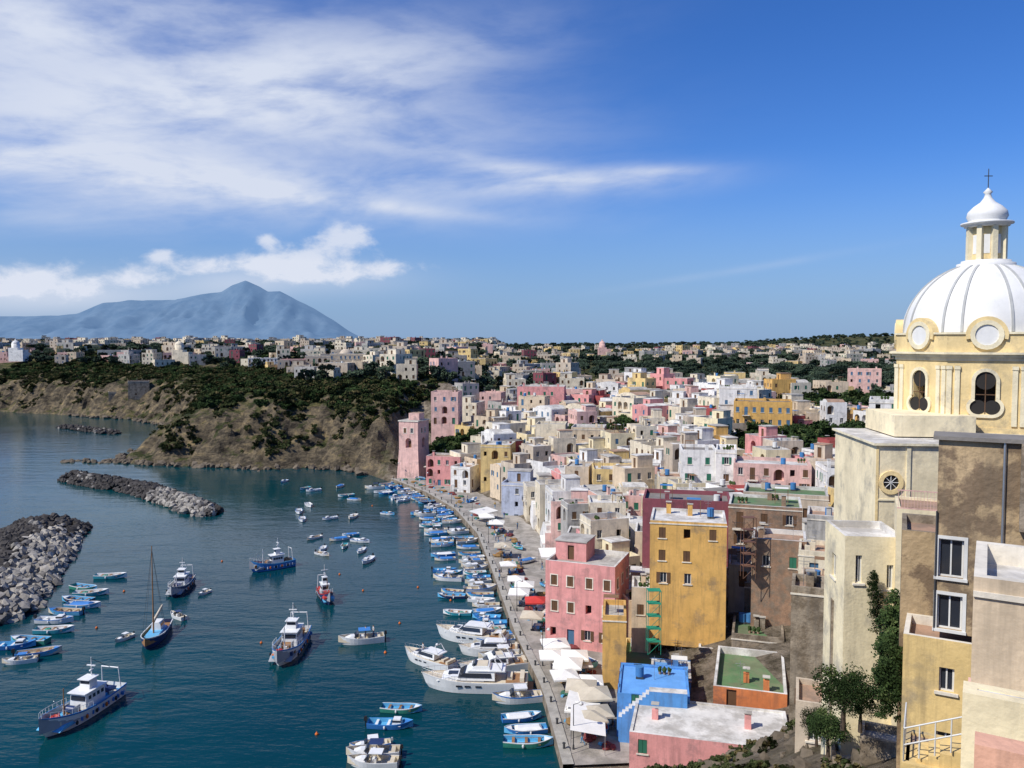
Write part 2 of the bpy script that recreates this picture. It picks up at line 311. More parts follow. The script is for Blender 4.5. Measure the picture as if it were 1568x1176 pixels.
def house_mesh(name,w,d,h,wm,rm=None,seed=0,roof='flat',par=.6,base=7.,det=1,trim=None,stair=False,shut=None,arch=.12,pent=False,wf=.85,balc=.15,wing=False):
    r=random.Random(seed); mb=MB(); rm=rm or r.choice([ROOFG,ROOFW,ROOFG,ROOFT,ROOFW,ROOFW,ROOFD]); x=w/2;y=d/2
    fl=max(1,int(round((h-par)/3.1))); sh=(h-par)/fl; shm=shut or r.choice([SH_G,SH_B,SH_BL,SH_G,SH_B])
    C=[(-x,-y),(x,-y),(x,y),(-x,y)]
    for k in range(4):
        p0=C[k];p1=C[(k+1)%4]; Ln=math.dist(p0,p1); n=max(1,int(Ln/r.uniform(2.0,2.9))); ops=[]
        for s in range(fl):
            zb=s*sh
            for i in range(n):
                if r.random()>wf: continue
                cu=Ln*(i+.5)/n+r.uniform(-.15,.15); t=r.random()
                if cu<.9 or cu>Ln-.9: continue
                if t<arch and Ln/n>2.2 and cu>1.15 and cu<Ln-1.15: ops.append((cu-.9,cu+.9,zb+.1,zb+min(2.6,sh-.3),'a'))
                elif s==0 and t<.4: ops.append((cu-.5,cu+.5,zb+.02,zb+2.15,'d',r.choice([SH_B,SH_G,SH_BL,SH_B])))
                elif t<.58: ops.append((cu-.42,cu+.42,zb+.95,zb+2.3,'s',shm))
                elif t<.7 and s>0: ops.append((cu-.45,cu+.45,zb+.15,zb+2.35,'s',shm))
                elif t<.9: ops.append((cu-.42,cu+.42,zb+.95,zb+2.3,'w')+((shm,) if r.random()<.35 and Ln/n>2.2 else ()))
                else: ops.append((cu-.4,cu+.4,zb+1.0,zb+2.2,'g'))
        wall(mb,p0,p1,-base,h,ops,wm,trim=trim,sill=TRIM if det else None)
        if det and r.random()<balc*2 and k in (0,3):
            for o in ops:
                if o[4]=='s' and o[3]-o[2]>2:
                    u=(Vector(p1)-Vector(p0)).normalized(); ang=math.atan2(u.y,u.x); Ts=mb.T; mb.T=Matrix.Translation((*p0,0))@Matrix.Rotation(ang,4,'Z')
                    z=o[2]; a,b_=o[0]-.5,o[1]+.5
                    mb.box(a,b_,-.9,-.002,z-.15,z-.02,TRIM)
                    mb.box(a,b_,-.9,-.86,z+.9,z+.95,IRON); mb.box(a,a+.04,-.86,-.004,z+.9,z+.95,IRON); mb.box(b_-.04,b_,-.86,-.004,z+.9,z+.95,IRON)
                    q=a
                    while q<b_: mb.box(q,q+.02,-.89,-.87,z-.02,z+.9,IRON); q+=.16
                    mb.T=Ts
    t=.28; zr=h-par; I=[(-x+t,-y+t),(x-t,-y+t),(x-t,y-t),(-x+t,y-t)]; pm=wm if r.random()<.5 else ROOFW
    roofring(mb,C,I,h,zr,wm,pm,rm)
    if wing: # lower wing with terrace towards the water
        ww=w*r.uniform(.45,.8); wd_=r.uniform(1.8,3.2); wh=max(2.9,h*r.uniform(.35,.7)); xo=r.choice([-1,1])*(x-ww/2-.01)
        c4=[(xo-ww/2,y+.003),(xo+ww/2,y+.003),(xo+ww/2,y+wd_),(xo-ww/2,y+wd_)]
        for k in (1,2,3):
            Ln=math.dist(c4[k],c4[(k+1)%4]); op=[]
            if Ln>2.6:
                op=[(Ln/2-.9,Ln/2+.9,wh-3.0,wh-.75,'a')] if r.random()<.5 else [(Ln*.3-.4,Ln*.3+.4,wh-2.4,wh-1.1,'w'),(Ln*.7-.4,Ln*.7+.4,wh-2.4,wh-1.1,'s',shm)]
            elif Ln>1.6: op=[(Ln/2-.35,Ln/2+.35,wh-2.3,wh-1.2,'w')]
            wall(mb,c4[k],c4[(k+1)%4],-base,wh,op,wm)
        t2=.2; I2=[(c4[0][0]+t2,c4[0][1]+t2),(c4[1][0]-t2,c4[1][1]+t2),(c4[2][0]-t2,c4[2][1]-t2),(c4[3][0]+t2,c4[3][1]-t2)]
        roofring(mb,c4,I2,wh,wh-.5,wm,wm,r.choice([ROOFG,ROOFW,ROOFT]))
    if roof=='vault':
        n=8; ww=(x-t)*.96; yy=(y-t)*.92; hv=min(1.3,ww*.4); pts=[(ww*math.cos(math.pi*i/n),zr+.02+hv*math.sin(math.pi*i/n)) for i in range(n+1)]
        for i in range(n): mb.add([(pts[i][0],-yy,pts[i][1]),(pts[i][0],yy,pts[i][1]),(pts[i+1][0],yy,pts[i+1][1]),(pts[i+1][0],-yy,pts[i+1][1])],[(0,1,2,3)],rm,True)
        mb.q([(p[0],-yy,p[1]) for p in pts],wm); mb.q([(p[0],yy,p[1]) for p in reversed(pts)],wm)
    if pent:
        pw=w*r.uniform(.4,.6);pd=d*r.uniform(.4,.6); px_=r.choice([-1,1])*(x-t-pw/2-.05); py_=(y-t-pd/2-.05)
        T0=mb.T; mb.T=Matrix.Translation((px_,py_,zr)); c4=[(-pw/2,-pd/2),(pw/2,-pd/2),(pw/2,pd/2),(-pw/2,pd/2)]
        for k in range(4):
            Ln=math.dist(c4[k],c4[(k+1)%4]); wall(mb,c4[k],c4[(k+1)%4],.003,2.6,[(Ln/2-.45,Ln/2+.45,.1,2.1,'d')] if k in(0,3) and Ln>1.4 else [],wm)
        mb.box(-pw/2-.12,pw/2+.12,-pd/2-.12,pd/2+.12,2.603,2.75,rm); mb.T=T0
    elif roof!='vault':
        for i in range(r.randint(2,5)):
            a=r.uniform(-x+.9,x-.9);c=r.uniform(-y+.9,y-.9); k=r.random()
            if k<.4: mb.box(a-.3,a+.3,c-.25,c+.25,zr+.003,zr+r.uniform(.9,1.5),wm); mb.box(a-.38,a+.38,c-.33,c+.33,zr+1.505,zr+1.58,ROOFG)
            elif k<.55: mb.cyl((a,c,zr+.25),(a,c,zr+1.3),.45,.45,10,r.choice([FRAME,CANVB,STEEL])); mb.box(a-.4,a+.4,c-.4,c+.4,zr+.003,zr+.25,IRON)
            elif k<.8:
                mb.cyl((a,c,zr),(a,c,zr+2.6),.03,.03,4,STEEL); mb.box(a-.5,a+.5,c-.015,c+.015,zr+2.3,zr+2.33,STEEL); mb.box(a-.35,a+.35,c-.015,c+.015,zr+2.05,zr+2.08,STEEL)
            elif k<.88:
                mb.box(a-.9,a+.9,c-.6,c+.6,zr+2.15,zr+2.2,r.choice([CANVAS,CANVB,WOOD]))
                for sx_ in(-.85,.85):
                    for sy_ in (-.55,.55): mb.cyl((a+sx_,c+sy_,zr),(a+sx_,c+sy_,zr+2.15),.04,.04,4,WOOD)
            else:
                for q in range(3): mb.cyl((a+q*.5,c,zr),(a+q*.5,c,zr+.35),.14,.18,7,ROOFT); mb.blob((a+q*.5,c,zr+.55),(.25,.25,.3),LEAF[1],seed+i+q,.35)
    if stair:
        n=9
        for i in range(n): mb.box(-x+.2+i*.34,-x+.2+(i+1)*.34-.002,-y-1.1,-y-.003,-base,.3+i*.32,wm,ROOFW)
        if -x+.2+n*.34<x-.5: mb.box(-x+.2+n*.34,x-.3,-y-1.1,-y-.003,-base,.3+n*.32,wm,ROOFW)
    if r.random()<.35 and det: mb.box(-x-.07,x+.07,-y-.07,-y-.002,h-par-.12,h-par+.03,TRIM)
    return mb.mesh(name)
CN={k:('pale_blue' if k=='paleblue' else k)+'_house' for k in W}
def key(pl,pr,pt,pb,dep,colr,rot=0.,dd=8.,name=None,**k):
    w=(pr-pl)/F*dep; cx=((pl+pr)/2-784)/F*dep; z1=zat(pt,dep); z0=zat(pb,dep); az_=math.atan2(cx,dep); rt=rad(rot)
    wm=W[colr] if isinstance(colr,str) else colr
    w=w*math.cos(az_)
    if rot: w=max(3.,(w-abs(math.sin(rt))*dd*.9)/math.cos(rt))
    nm=name or CN.get(colr,'stone_house'); th=-az_+rt
    c=Vector((cx,dep))+Vector((math.sin(az_),math.cos(az_)))*(dd/2)
    me=house_mesh(nm,w,dd,max(2.2,z1-z0),wm,seed=int(pl*7+pt),**k); place(nm,me,(c.x,c.y,z0),th)
    n=max(1,int(max(w,dd)/min(w,dd)+.5)); ax=Vector((math.cos(th),math.sin(th))) if w>dd else Vector((-math.sin(th),math.cos(th)))
    for i in range(n):
        t=(i+.5)/n-.5; q=c+ax*t*max(w,dd); OCC.append((q.x,q.y,min(w,dd)*.45))
key(836,968,868,1000,104,'pink',-16,8,trim=TRIM,arch=.0,shut=SH_B,roof='flat',par=.7,wf=1,pent=True,base=2)
key(997,1116,802,912,98,'ochre',0,8,arch=.0,shut=SH_B,rm=ROOFW,wf=.75,par=.3)
key(985,1122,768,806,112,'maroon',0,8,arch=0,wf=.3,rm=ROOFD)
key(1118,1232,777,850,107,BRICKM,0,8,name='brick_house',rm=ROOFGR,arch=0,wf=.6,par=.4)
key(1155,1240,830,885,97,BRICKM,0,6,name='brick_house',rm=ROOFT,arch=.2,wf=.8)
key(948,1062,1078,1112,80,'blue',0,8,rm=ROOFB,arch=0,par=.2,wf=.6,stair=True)
key(1000,1064,1052,1078,88.5,'blue',0,5,rm=ROOFB,arch=0,par=.25,wf=.3)
key(955,1070,1034,1060,94,'yellow',0,9,rm=ROOFGR,arch=0,wf=.4,par=.6)
key(1098,1214,1068,1104,80,'orange',0,11.5,rm=ROOFGR,arch=0,wf=.15,par=.8)
key(965,1222,1150,1200,71.5,'pink',0,8,rm=ROOFW,arch=0,par=.15,wf=.5)
key(1012,1118,955,1010,100,BRICKM,0,6,name='stone_house',rm=ROOFG,arch=.2,wf=.6)
key(1126,1208,982,1024,93,STONE,0,7,name='stone_house',rm=ROOFGR,arch=.1)
key(1040,1130,918,948,107,STONE,0,6,name='stone_house',rm=ROOFG,arch=.1)
key(1145,1212,900,960,102,STONE,0,5,name='stone_house',rm=ROOFD,arch=.1,wf=.6,pent=True)
key(1218,1270,905,1110,66,STONE,0,4,name='stone_house',rm=ROOFT,arch=.1,wf=.35,shut=SH_B)
key(1232,1290,895,960,80,'sand',0,5,arch=0,wf=.5,rm=ROOFT)
key(925,962,950,1050,92,'ochre',0,6,arch=0,wf=.3,rm=ROOFG)
key(1140,1272,758,800,124,'beige',0,8,rm=ROOFGR,wf=.6)
key(1240,1292,792,850,104,'grey',0,6,wf=.5)
key(1228,1275,848,895,92,'cream',0,6,wf=.5,rm=ROOFT)
key(1120,1165,870,905,103,'grey',0,5,wf=.5)
key(1085,1130,885,915,108,'beige',0,4,wf=.5)
key(970,1000,905,960,100,'sand',0,5,wf=.5)
key(1075,1120,1002,1030,96,STONE,0,4,name='stone_house',wf=.4)
key(1040,1100,690,745,152,'white',4,9,shut=SH_G,arch=.05)
key(1122,1245,712,760,142,'rose',2,9,shut=SH_B,arch=.1)
key(1098,1130,690,745,150,'white',0,9,shut=SH_G,arch=.05)
key(905,980,720,765,166,'yellow',4,9,rm=ROOFW)
key(900,960,772,800,140,'cream',4,7,rm=ROOFW)
key(768,842,742,805,186,'paleblue',-12,9,rm=ROOFG,arch=.2,pent=True)
key(736,790,682,745,214,'yellow',-10,9,arch=.2)
key(652,716,700,748,226,'pink',-20,7,arch=.2)
key(690,735,716,765,216,'white',-25,7,arch=.25)
key(660,708,600,650,268,'rose',-10,9)
key(792,868,592,640,290,'pink',-5,12,wf=.6)
key(850,930,596,628,312,'rose',-5,10)
key(945,1012,597,625,300,'white',0,10)
key(1124,1214,615,675,212,'ochre',0,12,arch=.3)
key(1100,1160,592,640,232,'white',3,10)
key(1065,1098,625,672,222,'red',0,9,shut=SH_G)
key(1332,1384,612,660,140,'white',0,9,shut=SH_G)
key(1298,1350,565,600,330,'rose',0,10)
key(820,870,650,690,226,'cream',-5,9)
key(875,930,655,700,216,'sand',-5,9)
key(505,560,542,578,395,'sand',0,16,arch=.5)
key(468,520,545,575,420,'beige',0,14,arch=.3)
key(575,640,547,580,370,'beige',0,12,arch=.2)
key(430,470,550,575,450,'rose',0,12)
key(380,425,548,570,470,'white',0,12)
key(250,300,540,565,540,'rose',0,12)
key(150,228,536,560,580,'cream',0,12)
key(60,120,540,560,600,'sand',0,12)
key(0,50,540,562,600,'white',0,12)
key(195,228,583,640,452,STONE,0,8,arch=.0,wf=.1,name='ruined_tower',base=12)
key(165,200,600,625,460,STONE,0,6,arch=.0,wf=.1,name='ruined_tower',base=12)
key(60,82,580,628,500,'sand',0,8,arch=.0,wf=.2,name='ruined_tower',base=12)
def dome_church(px_,py_,dep,r,wm):
    mb=MB(); mb.box(-r*1.25,r*1.25,-r*1.3,r*1.3,-12,-r*1.0,wm); mb.box(r*1.25,r*2.6,-r*1.3,r*1.3,-12,-r*1.5,wm); mb.lathe([(r,-r*1.05),(r,0)]+[(r*math.cos(math.pi/2*i/8),r*math.sin(math.pi/2*i/8)) for i in range(9)],20,wm); mb.lathe([(r*.2,r*.95),(r*.2,r*1.3),(.05,r*1.5)],8,wm)
    mb.obj('distant_domed_church',((px_-784)/F*dep,dep,zat(py_,dep)))
dome_church(275,529,520,2.8,W['cream']); dome_church(530,545,430,3.8,W['beige']); dome_church(25,527,560,2.6,W['white']); dome_church(922,527,700,2.8,W['rose'])
mb=MB()
mb.box(-4.0,4.0,-4.5,4.5,-4,9,W['rose'],tx=.8,ty=.8); mb.T=Matrix.Translation((0,0,9)); 
c4=[(-3.2,-3.7),(3.2,-3.7),(3.2,3.7),(-3.2,3.7)]
for k in range(4):
    Ln=math.dist(c4[k],c4[(k+1)%4]); wall(mb,c4[k],c4[(k+1)%4],.003,8.5,[(Ln/2-1.6,Ln/2-.7,5.,6.5,'s',SH_B),(Ln/2+.7,Ln/2+1.6,5.,6.5,'w'),(Ln/2-1,Ln/2+1,.5,3.5,'a')],W['rose'],trim=TRIM)
mb.box(-3.4,3.4,-3.9,3.9,8.503,8.8,TRIM,ROOFG); mb.box(-1,2.5,-1.5,2,8.803,10.9,W['rose'],ROOFT)
mb.obj('pink_tower_house',(-30.,243,.8),rad(-20)); OCC.append((-30,243,5))
# ------------------------------------------------------------ quay
QA=np.array(QL); dl=np.r_[0,np.cumsum(np.hypot(*np.diff(QA,axis=0).T))]; LT=dl[-1]
def qpt(l): return Vector((float(np.interp(l,dl,QA[:,0])),float(np.interp(l,dl,QA[:,1]))))
def qn(l):
    a=qpt(max(0,l-6));c=qpt(min(LT,l+6));t=(c-a).normalized(); return Vector((t.y,-t.x))
mb=MB(); ls=np.linspace(0,LT,48)
for i in range(47):
    a,c=ls[i],ls[i+1]; pa,pc,na,nc=qpt(a),qpt(c),qn(a),qn(c)
    def pt(p,n,o,z): q=p+n*o; return (q.x,q.y,z)
    mb.q([pt(pa,na,.6,1.25),pt(pa,na,14,1.25),pt(pc,nc,14,1.25),pt(pc,nc,.6,1.25)],QUAY)
    mb.q([pt(pa,na,-.5,1.38),pt(pa,na,.6,1.38),pt(pc,nc,.6,1.38),pt(pc,nc,-.5,1.38)],KERB)
    mb.q([pt(pa,na,.6,1.38),pt(pa,na,.6,1.25),pt(pc,nc,.6,1.25),pt(pc,nc,.6,1.38)],KERB)
    mb.q([pt(pa,na,-.5,-3),pt(pa,na,-.5,1.38),pt(pc,nc,-.5,1.38),pt(pc,nc,-.5,-3)],STONE)
mb.obj('quay')
# ------------------------------------------------------------ procedural town along the quay
PAL=['white']*13+['cream']*12+['sand']*5+['yellow']*3+['rose']*4+['pink']*2+['beige']*5+['ochre']*1+['grey']*2+['lemon']*6+['salmon']*1+['red']*1+['paleblue']*1
cnt=0
s=16.5
GREEN=[(1265,628,190,24),(925,640,235,12),(690,665,250,13),(1300,600,260,28)]
GP=[((p-784)/F*d,d,r) for p,_,d,r in GREEN]
while s<150:
    l=10.
    while l<LT+s*.5:
        if l<=LT: p=qpt(l);n=qn(l)
        else:
            n0=qn(LT); p=qpt(LT); an=min((l-LT)/s,1.0); n=(Matrix.Rotation(an*.9,2)@n0)
        c=p+n*s; sml=1. if c.y<230 else 1.25
        w=R.uniform(4.6,8.2)*sml; d=R.uniform(5.,7.4)*sml
        l+=(w/(1+(s/90. if 90<l<=LT else 0)) if l<=LT else w)*1.0+R.uniform(0,.6)
        c+=Vector((R.uniform(-1,1),R.uniform(-1,1)))
        near=c.y<114
        if c.y<84 or (c.x>c.y*(.37 if near else .46)): continue
        if any((c.x-a)**2+(c.y-b)**2<r*r for a,b,r in GP): continue
        if not free(c.x,c.y,min(w,d)*.40): continue
        zg=hgt(c.x,c.y); fl=R.choice([2,2,3,3] if s<26 else [1,2,2,2,3]); h=fl*R.uniform(2.8,3.2)+.6
        if near: h=min(h,4.2)
        an=math.atan2(n.y,n.x)+math.pi/2+R.gauss(0,.10)+ (R.choice([0,0,0,.3,-.3]))
        co_=R.choice(PAL if not near else ['beige','sand','cream','grey'])
        me=house_mesh(CN[co_],w,d,h,W[co_],seed=cnt+500,roof='vault' if R.random()<.14 else 'flat',stair=R.random()<.22,pent=R.random()<.4,arch=.25,par=R.choice([.3,.6,.9]),det=1 if c.y<190 else 0,wing=(R.random()<.5 and not near and s>20))
        place(CN[co_],me,(c.x,c.y,zg+R.uniform(-.6,1.2)),an-math.pi); cnt+=1
        OCC.append((c.x,c.y,min(w,d)*.42))
    s+=R.uniform(6.3,7.2)
far=[]
for i in range(28):
    co_=R.choice(['white','cream','white','rose','cream','yellow','beige','sand','grey','salmon','beige','cream','sand','grey','maroon'])
    far.append((CN[co_],house_mesh(CN[co_],R.uniform(7,14),R.uniform(7,11),R.choice([6.5,6.5,7,8.5,4]),W[co_],seed=i+90,base=5,det=0,pent=R.random()<.4,arch=.15,wing=R.random()<.5)))
def far_house(x,y,sc=1.,lift=0):
    if not free(x,y,4.6*sc): return
    nm,me=R.choice(far); place(nm,me,(x,y,hgt(x,y)-.8+lift),R.uniform(-.6,.6)+R.choice([0,math.pi/2]),sc*R.uniform(.8,1.1)); OCC.append((x,y,5.2*sc))
for i in range(2500):
    u=R.random(); d=225+950*u**1.1; a=R.uniform(-.66,.68)
    x=d*a;y=d
    sdv=float(sdist(np.array([x]),np.array([y]))[0])
    if sdv<(35 if x>-45 else 60): continue
    if x<-20 and d<330: continue
    if any((x-a_)**2+(y-b_)**2<(r+4)**2 for a_,b_,r in GP): continue
    if vnoise(x/60.,y/60.,77)<((.32 if x<0 else .48) if d>330 else .2): continue
    far_house(x,y,1.,R.uniform(0,1.8))
# ------------------------------------------------------------ vegetation
BARK=mat('bark',(.09,.065,.045),.95,.3,3)
def leafcloud(mb,c,r,n,size,mt,rnd,pw=.45):
    vs=[];fs=[]
    for i in range(n):
        while True:
            p=Vector((rnd.uniform(-1,1),rnd.uniform(-1,1),rnd.uniform(-1,1)))
            if p.length<1: break
        p=p.normalized()*(p.length**pw)
        p=Vector((c[0]+p.x*r[0],c[1]+p.y*r[1],c[2]+p.z*r[2]))
        a=Vector((rnd.gauss(0,1),rnd.gauss(0,1),rnd.gauss(0,1))).normalized(); b_=a.orthogonal().normalized(); sz=size*rnd.uniform(.6,1.3)
        k=len(vs); vs+=[tuple(p-a*sz-b_*sz*.5),tuple(p+a*sz*.2-b_*sz*.7),tuple(p+a*sz),tuple(p-a*sz*.1+b_*sz*.6)]; fs.append((k,k+1,k+2,k+3))
    mb.add(vs,fs,mt)
def tree_mesh(name,H_,rx,rz,zc,seed,clumps=26,leaves=55,size=.28,flat=False,lv=None,cf=(.2,.36),pw=.45):
    lv=lv or LEAF
    r=random.Random(seed); mb=MB(); th=zc-rz*.3
    if H_>0:
        p=Vector((0,0,-.8));
        for i in range(4):
            q=Vector((r.uniform(-.2,.2)*i,r.uniform(-.2,.2)*i,th*(i+1)/4)); mb.cyl(p,q,.26-.045*i,.26-.045*(i+1),7,BARK,False); p=q
        for i in range(6):
            t=r.uniform(0,6.28); a=Vector((0,0,th*r.uniform(.55,.95))); b_=Vector((math.cos(t)*rx*.7,math.sin(t)*rx*.7,zc+r.uniform(-.2,.4)*rz)); mb.cyl(a,b_,.1,.03,5,BARK,False)
    for i in range(clumps):
        t=r.uniform(0,6.28); rr=rx*math.sqrt(r.random())*.85; ph=r.uniform(-.7,1) if not flat else r.uniform(-.2,1)
        z=zc+rz*ph*math.sqrt(max(0,1-(rr/rx)**2)); cr=rx*r.uniform(*cf)
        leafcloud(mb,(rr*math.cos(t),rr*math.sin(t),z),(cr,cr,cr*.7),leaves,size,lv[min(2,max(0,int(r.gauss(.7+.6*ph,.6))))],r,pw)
    return mb.mesh(name)
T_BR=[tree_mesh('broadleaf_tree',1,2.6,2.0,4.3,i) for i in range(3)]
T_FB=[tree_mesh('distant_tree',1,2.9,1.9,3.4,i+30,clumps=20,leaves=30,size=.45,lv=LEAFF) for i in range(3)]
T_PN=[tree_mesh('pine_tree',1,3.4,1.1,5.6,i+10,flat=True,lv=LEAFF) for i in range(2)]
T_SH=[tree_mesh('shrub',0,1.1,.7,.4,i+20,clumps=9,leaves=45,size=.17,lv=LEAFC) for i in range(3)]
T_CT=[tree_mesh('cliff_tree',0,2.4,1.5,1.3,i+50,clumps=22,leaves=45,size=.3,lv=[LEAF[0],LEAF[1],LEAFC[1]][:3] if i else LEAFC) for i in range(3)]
def instancer(name,items,childs):
    groups=[[] for _ in childs]
    for it in items: groups[R.randrange(len(childs))].append(it)
    root=bpy.data.objects.new(name,None); scene.collection.objects.link(root)
    for g,me in zip(groups,childs):
        vs=[];fs=[]
        for p,sc,nrm in g:
            nrm=Vector(nrm).normalized(); a=nrm.orthogonal().normalized(); a=Quaternion(nrm,R.uniform(0,6.28))@a; b_=nrm.cross(a); p=Vector(p); k=len(vs); hh=sc/2
            vs+=[tuple(p-a*hh-b_*hh),tuple(p+a*hh-b_*hh),tuple(p+a*hh+b_*hh),tuple(p-a*hh+b_*hh)]; fs.append((k,k+1,k+2,k+3))
        m=bpy.data.meshes.new('scatter'); m.from_pydata(vs,[],fs); o=place('scatter',m,parent=root); o.instance_type='FACES'; o.use_instance_faces_scale=True; o.show_instancer_for_render=False; o.show_instancer_for_viewport=False
        c=place('clump',me,parent=o)
    return root
def scatter(n,xr,yr,cond):
    x=np.array([R.uniform(*xr) for _ in range(n)]);y=np.array([R.uniform(*yr) for _ in range(n)]); s_=sdist(x,y);z=height(x,y)
    e=1.5; gx=(height(x+e,y)-height(x-e,y))/(2*e);gy=(height(x,y+e)-height(x,y-e))/(2*e); out=[]
    for i in range(n):
        if cond(x[i],y[i],z[i],s_[i]): out.append((x[i],y[i],z[i],s_[i],Vector((-gx[i],-gy[i],1)).normalized()))
    return out
up=Vector((0,0,1))
sc_=scatter(34000,(-340,-28),(238,520),lambda x,y,z,s:1.5<s<60 and z>2+3*R.random() and (vnoise(x/8,y/8,8)*.65+vnoise(x/2.5,y/2.5,18)*.35>.72-.0135*z))
instancer('cliff_scrub',[((x,y,z-.1),R.uniform(.5,1.5),n*.7+up) for x,y,z,s,n in sc_],T_SH)
sc_=scatter(8000,(-340,-30),(250,600),lambda x,y,z,s:17<s<170 and z>17 and vnoise(x/14,y/14,31)>.34 and free(x,y,1.5))
instancer('cliff_top_trees',[((x,y,z-.5),R.uniform(.45,1.15),up) for x,y,z,s,n in sc_],T_CT)
items=[]
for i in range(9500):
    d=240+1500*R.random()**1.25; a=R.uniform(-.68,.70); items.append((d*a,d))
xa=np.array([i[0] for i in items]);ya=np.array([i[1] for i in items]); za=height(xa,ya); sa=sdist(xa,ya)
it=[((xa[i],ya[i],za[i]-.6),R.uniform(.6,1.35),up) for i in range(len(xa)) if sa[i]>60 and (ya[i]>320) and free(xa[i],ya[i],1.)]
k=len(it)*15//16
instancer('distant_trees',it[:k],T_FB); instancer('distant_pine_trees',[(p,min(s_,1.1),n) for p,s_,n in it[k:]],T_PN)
it=[]
for gx,gy,gr in GP:
    for i in range(int(gr*gr*.16)):
        a=R.uniform(0,6.28);rr=gr*math.sqrt(R.random()); x=gx+rr*math.cos(a);y=gy+rr*math.sin(a)
        if free(x,y,1.): it.append(((x,y,hgt(x,y)-.3),R.uniform(.8,1.3),up))
instancer('park_trees',it,T_BR)
for i in range(110):
    l=R.uniform(60,LT);s=R.uniform(24,95);p=qpt(l)+qn(l)*s
    if free(p.x,p.y,.5): place('broadleaf_tree',R.choice(T_BR),(p.x,p.y,hgt(p.x,p.y)-.2),R.uniform(0,6),R.uniform(.4,.75))
# ------------------------------------------------------------ rocks
RK_D=mat('dark_rock',(.065,.058,.052),.95,.4,1.5,0,.5); RK_L=mat('pale_rock',(.36,.33,.28),.95,.45,1.5,0,.6); RK_M=mat('brown_rock',(.15,.12,.085),.95,.4,1.5,0,.5); RK_G=mat('grey_rock',(.19,.175,.155),.95,.4,1.5,0,.5)
def rock(m,seed):
    import bmesh
    bm=bmesh.new(); bmesh.ops.create_icosphere(bm,subdivisions=1,radius=.62); r=random.Random(seed)
    for v in bm.verts: 
        v.co=Vector((max(-.5,min(.5,v.co.x*1.1)),max(-.42,min(.42,v.co.y)),max(-.36,min(.36,v.co.z))))*r.uniform(.85,1.1)
    me=bpy.data.meshes.new('boulder'); bm.to_mesh(me); bm.free(); me.materials.append(m); return me
rD=[rock(RK_D,i) for i in range(2)];rL=[rock(RK_L,i+5) for i in range(2)]+[rock(RK_G,3)];rM=[rock(RK_M,i+9) for i in range(2)]
def rnrm(): return Vector((R.gauss(0,.6),R.gauss(0,.6),1))
def breakwater(pts,hw,hh,n,fd,name='breakwater'):
    pts=[Vector(p) for p in pts]; dk=[];lt=[]; mb=MB()
    cum=[0]
    for a,b_ in zip(pts,pts[1:]): cum.append(cum[-1]+(b_-a).length)
    for i in range(n):
        t=R.random()*cum[-1]; k=max(j for j in range(len(pts)-1) if cum[j]<=t); a,b_=pts[k],pts[k+1]; f_=(t-cum[k])/(cum[k+1]-cum[k]); c=a.lerp(b_,f_); d=(b_-a).normalized(); nn=Vector((d.y,-d.x))
        e=min(1,min(t,cum[-1]-t)/(hw*1.1)+.25); w=R.uniform(-1,1); z=hh*e*(1-abs(w)**1.6)+R.uniform(-.4,.3); p=c+nn*w*hw*e*1.05
        (lt if fd(w,t/cum[-1]) else dk).append(((p.x,p.y,z),R.uniform(.8,1.9),rnrm()))
    for k in range(len(pts)-1):
        a,b_=pts[k],pts[k+1]; d=(b_-a).normalized(); nn=Vector((d.y,-d.x)); q=[a-nn*hw,a+nn*hw,b_+nn*hw,b_-nn*hw]
        m0=(a.x,a.y,hh*.75); m1=(b_.x,b_.y,hh*.75); Q=[(v.x,v.y,-1.5) for v in q]
        mb.q([Q[1],Q[2],m1,m0],RK_D); mb.q([Q[3],Q[0],m0,m1],RK_D)
    root=instancer(name,dk,rD); r2=instancer('pale_boulders',lt,rL); r2.parent=root; mb.obj('core',parent=root)
breakwater([(-107,184),(-103,172),(-95,152),(-87,132),(-80,112)],8.6,3.0,2100,lambda w,t:(w<-.12+R.gauss(0,.12)) and t>.15+R.random()*.15)
breakwater([(-138,246),(-124,236),(-104,224),(-88,208),(-73,192)],4.2,2.2,1300,lambda w,t:(t>.6 and w>-.4 and R.random()<.8) or R.random()<.05)
breakwater([(-226,398),(-205,382),(-182,366)],4,1.3,260,lambda w,t:R.random()<.1)
it=[]
for i in range(12,24):
    a=Vector(POLY[i]);b_=Vector(POLY[i+1])
    for k in range(int((b_-a).length/.9)):
        p=a.lerp(b_,R.random()); it.append(((p.x+R.gauss(0,1.6),p.y+R.gauss(0,1.6),R.uniform(-.2,.6)),R.uniform(.8,2.9),rnrm()))
tp=Vector((-134,277))
for i in range(120): it.append(((tp.x-R.random()**2*26,tp.y-R.uniform(-3,3)+3,R.uniform(-.5,.4)),R.uniform(.8,2.4),rnrm()))
sc_=scatter(260,(8,30),(30,72),lambda x,y,z,s:s>1)
it+=[((x,y,z),R.uniform(.4,1.3),rnrm()) for x,y,z,s,n in sc_]
instancer('shore_rocks',it,rM)
